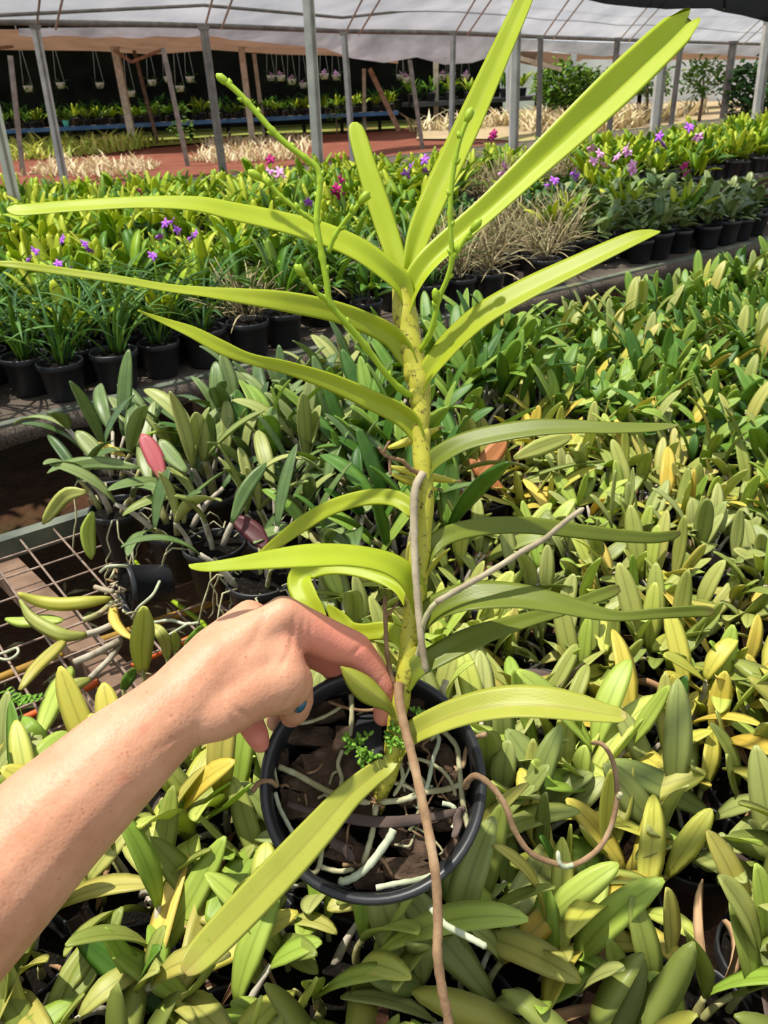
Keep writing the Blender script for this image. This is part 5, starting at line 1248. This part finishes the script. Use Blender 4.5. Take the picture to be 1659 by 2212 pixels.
mtube([(1006, 1700, .585), (1012, 1685, .572), (1030, 1676, .565), (1062, 1698, .562), (1092, 1742, .56), (1112, 1795, .56), (1146, 1842, .56), (1196, 1864, .56), (1240, 1868, .56), (1290, 1836, .56), (1318, 1790, .56), (1332, 1730, .56), (1330, 1672, .562), (1318, 1630, .565), (1298, 1606, .567), (1276, 1606, .568)], (.0024, .0015), M['root_brown'], 'aerial_root')
mtube([(1238, 1868, .558), (1220, 1872, .557), (1208, 1862, .556), (1205, 1838, .556)], .0016, M['root_white'], 'root_tip')
mtube([(1336, 1722, .559), (1342, 1712, .557)], .0018, M['root'], 'root_tip')
mtube([(930, 1960, .56), (960, 1996, .545), (1000, 2018, .54), (1030, 2034, .536), (1052, 2046, .534)], (.0022, .0022), M['root_white'], 'root_tip')
# roots inside the pot
def proot(px, r, mat, h=-.016):
    P = [tuple(pot_at(x, y, h + (hh if len(q) > 2 else 0))) for q in px for x, y, hh in [(q + (0,))[:3]]]
    Q = cr(P, 5); rad = [r] * len(Q); rad[-1] *= .5; mpart('root', tube_vf(Q, rad, 7, .08), mat)
proot([(602, 1656), (640, 1672), (690, 1700), (740, 1722), (800, 1735)], .0022, M['root'])
proot([(594, 1712), (604, 1745), (622, 1780), (640, 1812)], .0017, M['root_white'])
proot([(850, 1792, .008), (838, 1815, .008), (800, 1866, .006), (770, 1892, .006), (744, 1904, .006), (732, 1902, .008)], .0028, M['root_white'])
proot([(812, 1738), (806, 1790), (796, 1830), (784, 1868)], .0021, M['root'])
proot([(690, 1872), (730, 1882), (765, 1878)], .0019, M['root'])
proot([(660, 1880, .004), (680, 1885, .004), (692, 1860), (698, 1810)], .0018, M['root'])
proot([(955, 1576), (985, 1610), (992, 1650), (998, 1720), (1008, 1775), (1016, 1798)], .0020, M['root'])
proot([(812, 1918), (860, 1908), (905, 1900), (950, 1882), (990, 1840), (1018, 1800), (1034, 1768, .006)], .0021, M['root_white'])
proot([(1004, 1692), (960, 1706), (915, 1712), (870, 1728), (820, 1733)], .0022, M['root'])
proot([(905, 1748), (925, 1690), (935, 1640), (948, 1600), (938, 1575)], .0017, M['root_white'])
proot([(964, 1470, .012), (956, 1495, .012), (962, 1525, .01), (948, 1560, .006), (930, 1600)], .0024, M['root'])
proot([(1050, 1586, .016), (1020, 1596, .008), (1006, 1625), (1000, 1660)], .0018, M['root_brown'])
proot([(545, 1710, .014), (562, 1690, .012), (585, 1688, .006), (600, 1700)], .0019, M['root_brown'], -.01)
proot([(758, 1500), (760, 1540), (757, 1590)], .0020, M['root'])
proot([(710, 1515), (745, 1528), (790, 1535), (830, 1528)], .0013, M['twig'])
proot([(620, 1555), (655, 1562), (700, 1548), (740, 1525)], .0014, M['root'])
proot([(600, 1700), (592, 1650), (600, 1610), (625, 1570)], .0012, M['root'])
proot([(880, 1650), (905, 1640), (950, 1660), (975, 1690), (985, 1720)], .0014, M['root'])
proot([(740, 1620), (730, 1650), (738, 1680), (735, 1700)], .0016, M['root'])
proot([(860, 1640), (870, 1680), (850, 1720)], .0016, M['root'])
proot([(955, 1735), (975, 1740), (985, 1750)], .0018, M['root_white'])
proot([(978, 1790), (984, 1780), (990, 1770)], .0020, M['root_white'])
proot([(970, 1660), (950, 1690), (920, 1745)], .0008, M['twig'])
for i in range(26):
    r = random.Random(900 + i); a = r.uniform(0, 6.28); d = r.uniform(.01, .058); c = Vector((d * math.cos(a), d * math.sin(a), -.02))
    b = r.uniform(0, 6.28); L = r.uniform(.015, .04); P = []
    for k in range(5):
        q = c + Vector((math.cos(b), math.sin(b), 0)) * (L * k / 4) + Vector((0, 0, r.uniform(-.006, .004)))
        l = math.hypot(q.x, q.y)
        if l > .064: q.x *= .064 / l; q.y *= .064 / l
        P.append(tuple(POT_M4 @ q)); b += r.uniform(-.5, .5)
    Q = cr(P, 3); mpart('root', tube_vf(Q, r.uniform(.0006, .0014), 6), r.choice([M['twig'], M['root_brown'], M['root']]))
# withered strap leaves in the pot
def pstrap(px, w, mat, h=-.012, name='dry_leaf'):
    Q = cr([tuple(pot_at(x, y, h)) for x, y in px], 5); P = [Vector(q) for q in Q]; m = len(P)
    Wd = [((P[min(i + 1, m - 1)] - P[max(i - 1, 0)]).cross(pn) + pn * (.004 * math.sin(i * .7))).normalized() for i in range(m)]
    hw = [w / 2 * (math.sin(math.pi * (.08 + .84 * i / (m - 1))) ** .5) for i in range(m)]
    mpart(name, strap_vf(P, Wd, hw, [.15 + .15 * math.sin(i * .4) for i in range(m)], [.0008] * m, 3), mat)
pstrap([(620, 1736), (700, 1758), (790, 1772), (860, 1776), (930, 1764), (1000, 1752)], .0085, M['dryleaf_dark'])
pstrap([(705, 1800), (735, 1830), (765, 1858)], .009, M['dryleaf_dark'])
pstrap([(980, 1810), (990, 1770), (1000, 1740)], .008, M['dryleaf_dark'])
# black inner tag behind the stem
c = pot_at(795, 1590, -.012); v, f = box_vf(c, (.020, .003, .045), POT_M4.to_3x3() @ Matrix.Rotation(.9, 3, 'X')); mpart('plant_tag', (v, f), M['pot'], smooth=False)
# dry twig beside the finger
tw = mtube([(858, 1488, .586), (846, 1460, .585), (836, 1410, .584), (833, 1350, .583), (831, 1286, .582)], (.0019, .0014), M['twig'], 'twig', wob=.12)
mtube([(834, 1332, .583), (846, 1318, .582), (862, 1300, .581)], (.0011, .0007), M['twig'], 'twig', tw)

# flower spikes
def spike(paths, name='flower_spike'):
    o = None
    for i, (pts, r0, r1) in enumerate(paths):
        Q = cr([mp(*p) for p in pts], 5); m = len(Q); rad = []
        for k in range(m):
            b = 1.28 if (k % 10 == 5) else 1.0
            rad.append((r0 + (r1 - r0) * k / (m - 1)) * b)
        rad[-1] *= .5
        x = mpart(name if i == 0 else 'spike_branch', tube_vf(Q, rad, 9), M['m_spike'], o)
        if i == 0: o = x
        # buds: small swellings along the outer half
        for k in range(8 if m > 20 else 4, m, 6):
            d = (Vector(Q[min(k + 1, m - 1)]) - Vector(Q[k - 1])).normalized(); s = d.cross(ray(*pts[0][:2])).normalized() * (1 if k % 12 < 6 else -1)
            c = Vector(Q[k]); P = [c, c + (s * .7 + d) * .0022, c + (s * .7 + d) * .0042]
            mpart('bud', tube_vf(P, [.0016, .0017, .0005], 7), M['m_spike'], o)
        if i != 0 or True:
            c = Vector(Q[-1]); d = (c - Vector(Q[-3])).normalized(); P = [c - d * .004, c, c + d * .0035, c + d * .006]
            mpart('bud', tube_vf(P, [.0014, .0026, .0026, .0008], 8), M['m_spike'], o)
spike([([(890, 856, .588), (862, 838, .58), (828, 800, .572), (790, 748, .564), (752, 702, .556), (714, 656, .55), (706, 610, .547), (696, 555, .545), (688, 510, .543), (684, 478, .542), (688, 430, .541), (692, 390, .54), (684, 362, .539), (660, 342, .538), (620, 312, .537), (588, 282, .536), (560, 250, .535), (535, 222, .534), (510, 196, .533), (484, 174, .532)], .0022, .0019),
       ([(684, 482, .542), (660, 465, .54), (634, 446, .538), (606, 424, .536), (584, 400, .534), (554, 380, .532)], .0016, .0014),
       ([(710, 545, .546), (722, 512, .543), (742, 482, .54), (764, 454, .537), (784, 430, .535)], .0016, .0013),
       ([(712, 654, .55), (694, 640, .547), (676, 624, .544), (662, 604, .541), (650, 588, .539)], .0016, .0014)])
spike([([(908, 758, .588), (926, 728, .58), (938, 690, .574), (948, 645, .569), (966, 602, .564), (976, 560, .56), (974, 510, .556), (972, 460, .553), (976, 400, .55), (984, 345, .547), (994, 300, .545), (1012, 252, .543)], .0020, .0014),
       ([(976, 562, .56), (990, 540, .557), (1006, 515, .554), (1026, 490, .551)], .0014, .0014), ([(940, 682, .573), (942, 660, .57), (941, 642, .568)], .0013, .0014)])
# seed pods on a dry stalk
stalk = mtube([(905, 1022, .584), (885, 1012, .578), (870, 996, .574), (848, 990, .57), (828, 980, .568), (818, 964, .566)], (.0017, .0011), M['twig'], 'pod_stalk', wob=.2)
mtube([(828, 980, .568), (836, 962, .566), (842, 952, .566)], .0010, M['twig'], 'pod_stalk', stalk)
mtube([(842, 988, .57), (842, 1010, .57), (844, 1026, .57)], .0010, M['twig'], 'pod_stalk', stalk)
def pod(a, b, r):
    A, B = at_d(*a), at_d(*b); P = [A.lerp(B, i / 10) + Vector((0, 0, -.0012 * math.sin(math.pi * i / 10))) for i in range(11)]
    v, f, st = tube_vf(P, [r * (math.sin(math.pi * (.07 + .86 * i / 10)) ** .7) for i in range(11)], 12)
    for i, q in enumerate(v):
        if (i % 12) % 4 == 0: v[i] = P[i // 12] + (q - P[i // 12]) * 1.22
    o = mpart('seed_pod', (v, f, st), M['m_pod'])
    mtube([b, (b[0] + 8, b[1] - 2, b[2]), (b[0] + 13, b[1] + 4, b[2])], .0006, M['twig'], 'pod_tip', o)
pod((838, 968, .61), (948, 925, .606), .0032); pod((844, 1008, .612), (984, 1040, .608), .0032); pod((846, 1024, .615), (944, 1058, .612), .003)
# little weeds growing in the pot
def sprig(cx, cy, h, n, seed, w, hh):
    r = random.Random(seed); base = pot_at(cx, cy, h - .012); tips = []
    first = None
    for k in range(n):
        x, y = cx + r.uniform(-w, w), cy + r.uniform(-hh, hh); t = pot_at(x, y, h + r.uniform(0, .014)); m_ = base.lerp(t, .5) + pn * .004
        o = mpart('weed_sprig', tube_vf([base, m_, t], .00045, 5), M['weed'])
        for q in range(6):
            c = m_.lerp(t, q / 5); a = r.uniform(0, 6.28); L = r.uniform(.0026, .0050)
            v, f, st = leaf_vf(L, L * .62, .3, .1, 4, 1, 'round', .0005, Vector((0, 0, 0)), a, r.uniform(-.1, .7), 0)
            B3 = POT_M4.to_3x3(); mpart('leaflet', ([c + B3 @ p for p in v], f, st), M['weed'], o)
sprig(775, 1604, .0, 10, 1, 42, 30); sprig(852, 1592, .008, 8, 2, 24, 26); sprig(805, 1640, -.002, 8, 3, 34, 24); sprig(910, 1548, .004, 6, 4, 20, 14)

# ------------------------------------------------------------------ hand and forearm
def build_arm():
    mb = MB()
    def cone(a, b, n=10, ns=16):
        A, B = at_d(*a[:3]), at_d(*b[:3]); ra, rb = a[3], b[3]; d = B - A; L = d.length; t = d.normalized()
        s = t.cross(Vector((.31, .77, .55))).normalized(); u = t.cross(s); rings = []
        for i in range(6): an = -math.pi / 2 + math.pi / 2 * i / 6; rings.append((A + t * (ra * math.sin(an)), ra * math.cos(an)))
        for i in range(n + 1): rings.append((A.lerp(B, i / n), ra + (rb - ra) * i / n))
        for i in range(1, 7): an = math.pi / 2 * i / 6; rings.append((B + t * (rb * math.sin(an)), rb * math.cos(an)))
        v, f = [], []
        for c, r in rings:
            r = max(r, 1e-5)
            for k in range(ns): an = 2 * math.pi * k / ns; v.append(c + s * (r * math.cos(an)) + u * (r * math.sin(an)))
        for i in range(len(rings) - 1):
            for k in range(ns): k2 = (k + 1) % ns; f.append((i * ns + k, i * ns + k2, (i + 1) * ns + k2, (i + 1) * ns + k))
        f.append(tuple(range(ns - 1, -1, -1))); f.append(tuple((len(rings) - 1) * ns + k for k in range(ns)))
        mb.add(v, f)
    def chain(*ps):
        for a, b in zip(ps[:-1], ps[1:]): cone(a, b)
    # forearm (two lobes give it an oval section), wrist
    chain((-520, 2420, .45, .046), (-210, 2105, .465, .044), (-20, 1908, .48, .0402), (108, 1778, .495, .0360), (255, 1640, .51, .0312), (345, 1562, .522, .0268), (402, 1512, .53, .0248))
    chain((-300, 2200, .48, .044), (-20, 1912, .50, .038), (180, 1710, .515, .031), (380, 1525, .538, .022))
    # back of the hand: fan of metacarpals
    chain((402, 1512, .53, .0246), (470, 1440, .54, .0225), (545, 1375, .548, .0160), (612, 1326, .553, .0112))
    chain((400, 1500, .535, .0230), (465, 1410, .548, .0175), (538, 1330, .565, .0110))
    chain((405, 1510, .548, .022), (480, 1430, .57, .015), (520, 1375, .59, .0105))
    chain((415, 1530, .555, .02), (490, 1470, .585, .014), (515, 1420, .608, .0095))
    chain((470, 1450, .55, .02), (560, 1410, .565, .015))
    chain((480, 1480, .56, .02), (560, 1450, .575, .014))
    chain((470, 1470, .538, .0220), (545, 1430, .545, .0195), (600, 1402, .552, .0150), (622, 1396, .558, .0110))
    chain((560, 1395, .550, .0165), (602, 1436, .549, .0175))
    # thumb: thenar, knuckle, tip with the nail inside the pot rim
    chain((420, 1540, .528, .0200), (470, 1535, .53, .0190), (545, 1490, .538, .0195), (602, 1470, .546, .0198), (618, 1474, .551, .0178))
    chain((510, 1500, .54, .0175), (585, 1492, .55, .0165), (618, 1500, .560, .0135))
    chain((604, 1440, .552, .013), (636, 1462, .560, .0115))
    chain((634, 1478, .560, .0128), (643, 1510, .568, .0112), (638, 1534, .576, .0102), (630, 1546, .582, .0086))
    # index finger reaching to the stem
    chain((612, 1328, .553, .0128), (655, 1356, .562, .0142), (705, 1380, .571, .0140), (764, 1405, .580, .0132), (800, 1447, .586, .0114), (826, 1488, .590, .0100), (834, 1520, .594, .0090), (828, 1546, .598, .0080))
    # middle finger, in shade behind the rim
    chain((538, 1330, .565, .0110), (590, 1360, .585, .0118), (650, 1396, .60, .0118), (712, 1428, .612, .0110), (738, 1460, .630, .0098), (722, 1508, .652, .0085), (700, 1535, .66, .0076))
    # ring and little fingers curled against the outside of the pot wall
    chain((520, 1375, .59, .0105), (560, 1420, .62, .0108), (590, 1480, .645, .0100), (600, 1530, .648, .0088), (596, 1560, .642, .0078))
    chain((510, 1430, .608, .0095), (520, 1500, .602, .0100), (540, 1560, .592, .0098), (556, 1590, .588, .0086), (562, 1606, .590, .0072))
    me = mb.mesh('person', M['skin']); o = link('person', me)
    r = o.modifiers.new('remesh', 'REMESH'); r.mode = 'VOXEL'; r.voxel_size = .0019; r.use_smooth_shade = True
    s = o.modifiers.new('smooth', 'SMOOTH'); s.factor = .5; s.iterations = 14
    dg = bpy.context.evaluated_depsgraph_get(); dg.update()
    me2 = bpy.data.meshes.new_from_object(o.evaluated_get(dg)); o.modifiers.clear(); o.data = me2; me2.name = 'person'
    n = len(me2.vertices); co = np.empty(n * 3, dtype=np.float32); me2.vertices.foreach_get('co', co); co = co.reshape(-1, 3)
    no = np.empty(n * 3, dtype=np.float32); me2.vertices.foreach_get('normal', no); no = no.reshape(-1, 3)
    # pinker skin towards the fingers; creases pressed in along short lines
    pink = np.zeros(n, dtype=np.float32)
    for x, y, d, R in [(700, 1376, .571, .036), (770, 1410, .58, .034), (826, 1490, .59, .03), (832, 1540, .598, .02), (700, 1430, .612, .04), (560, 1590, .588, .022), (632, 1535, .59, .016), (470, 1585, .535, .014)]:
        c = np.array(at_d(x, y, d)); dist = np.linalg.norm(co - c, axis=1); pink = np.maximum(pink, np.clip(1.25 - dist / R, 0, 1) * .8)
    a = me2.attributes.new('pink', 'FLOAT', 'POINT'); a.data.foreach_set('value', pink)
    disp = np.zeros(n)
    right, upv = np.array(CAM_R @ Vector((1, 0, 0))), np.array(CAM_R @ Vector((0, 1, 0)))
    rel = co - np.array(CAM_P); Mi = np.array(CAM_R.transposed()); q = rel @ Mi.T
    pxx = W_PX / 2 + F_PX * q[:, 0] / -q[:, 2]; pyy = H_PX / 2 - F_PX * q[:, 1] / -q[:, 2]; dep = -q[:, 2]
    def crease(p0, p1, w, depth, dmax):
        (x0, y0), (x1, y1) = p0, p1; L2 = (x1 - x0) ** 2 + (y1 - y0) ** 2
        t = np.clip(((pxx - x0) * (x1 - x0) + (pyy - y0) * (y1 - y0)) / L2, 0, 1)
        dd = np.hypot(pxx - x0 - t * (x1 - x0), pyy - y0 - t * (y1 - y0))
        g = np.exp(-(dd / w) ** 2) * depth * (dep < dmax) * (1 - .6 * np.abs(2 * t - 1)); disp[:] -= g
    for c in [((636, 1330), (628, 1405), 5, .0012, .60), ((655, 1338), (650, 1400), 4, .0008, .60), ((672, 1345), (668, 1395), 4, .0007, .60), ((790, 1388), (756, 1420), 5, .0008, .61), ((828, 1462), (808, 1482), 4, .0005, .62),
              ((512, 1530), (548, 1560), 6, .0014, .58), ((495, 1545), (520, 1580), 5, .001, .58), ((480, 1490), (485, 1545), 6, .0006, .57), ((400, 1400), (430, 1440), 4, .0004, .57), ((385, 1412), (420, 1455), 4, .0004, .57), ((370, 1424), (405, 1470), 4, .0003, .57), ((340, 1620), (440, 1560), 8, .0006, .56), ((630, 1500), (608, 1535), 5, .0012, .60), ((628, 1405), (600, 1450), 7, .0010, .58), ((575, 1330), (540, 1400), 10, .0010, .58)]: crease(*c)
    co = co + no * disp[:, None].astype(np.float32)
    me2.vertices.foreach_set('co', co.astype(np.float32).ravel()); me2.update()
    for p in me2.polygons: p.use_smooth = True
    tag(o, 'bare left forearm and hand gripping the rim of the round black pot', 'person')
    # blue thumbnail on the pot side of the thumb tip
    me2.vertices.foreach_get('normal', (nn := np.empty(n * 3, dtype=np.float32))); nn = nn.reshape(-1, 3)
    sel = np.where((np.abs(pxx - 652) < 5) & (np.abs(pyy - 1530) < 5) & (dep < .60))[0]; k_ = sel[np.argmin(dep[sel])]
    c = Vector(co[k_].tolist()); nrm = Vector(nn[k_].tolist()).normalized()
    d = (at_d(640, 1552, .580) - at_d(652, 1512, .566)).normalized(); d = (d - nrm * d.dot(nrm)).normalized(); w = d.cross(nrm)
    v, f = [], []
    for i in range(9):
        for j in range(7):
            s_, t_ = i / 8 * 2 - 1, j / 6 * 2 - 1; rr_ = (1 - abs(s_) ** 3) ** .4 if abs(s_) < 1 else 0.25
            v.append(c + d * (s_ * .0062) + w * (t_ * .0042 * max(.25, rr_)) + nrm * (.0029 - .0020 * t_ * t_ - .0010 * s_ * s_))
    for i in range(8):
        for j in range(6): a_ = i * 7 + j; f.append((a_, a_ + 1, a_ + 8, a_ + 7))
    mb = MB(); mb.add(v, f); nl = link('fingernail', mb.mesh('fingernail', M['nail']), o); md = nl.modifiers.new('th', 'SOLIDIFY'); md.thickness = .0008; nl['label'] = 'blue polished thumbnail'
build_arm()

# plant patterns that no spot on the benches used
for key, root in PROTO.items():
    if key not in USED:
        for ch in CH.get(root.name, []): bpy.data.objects.remove(ch)
        bpy.data.objects.remove(root)
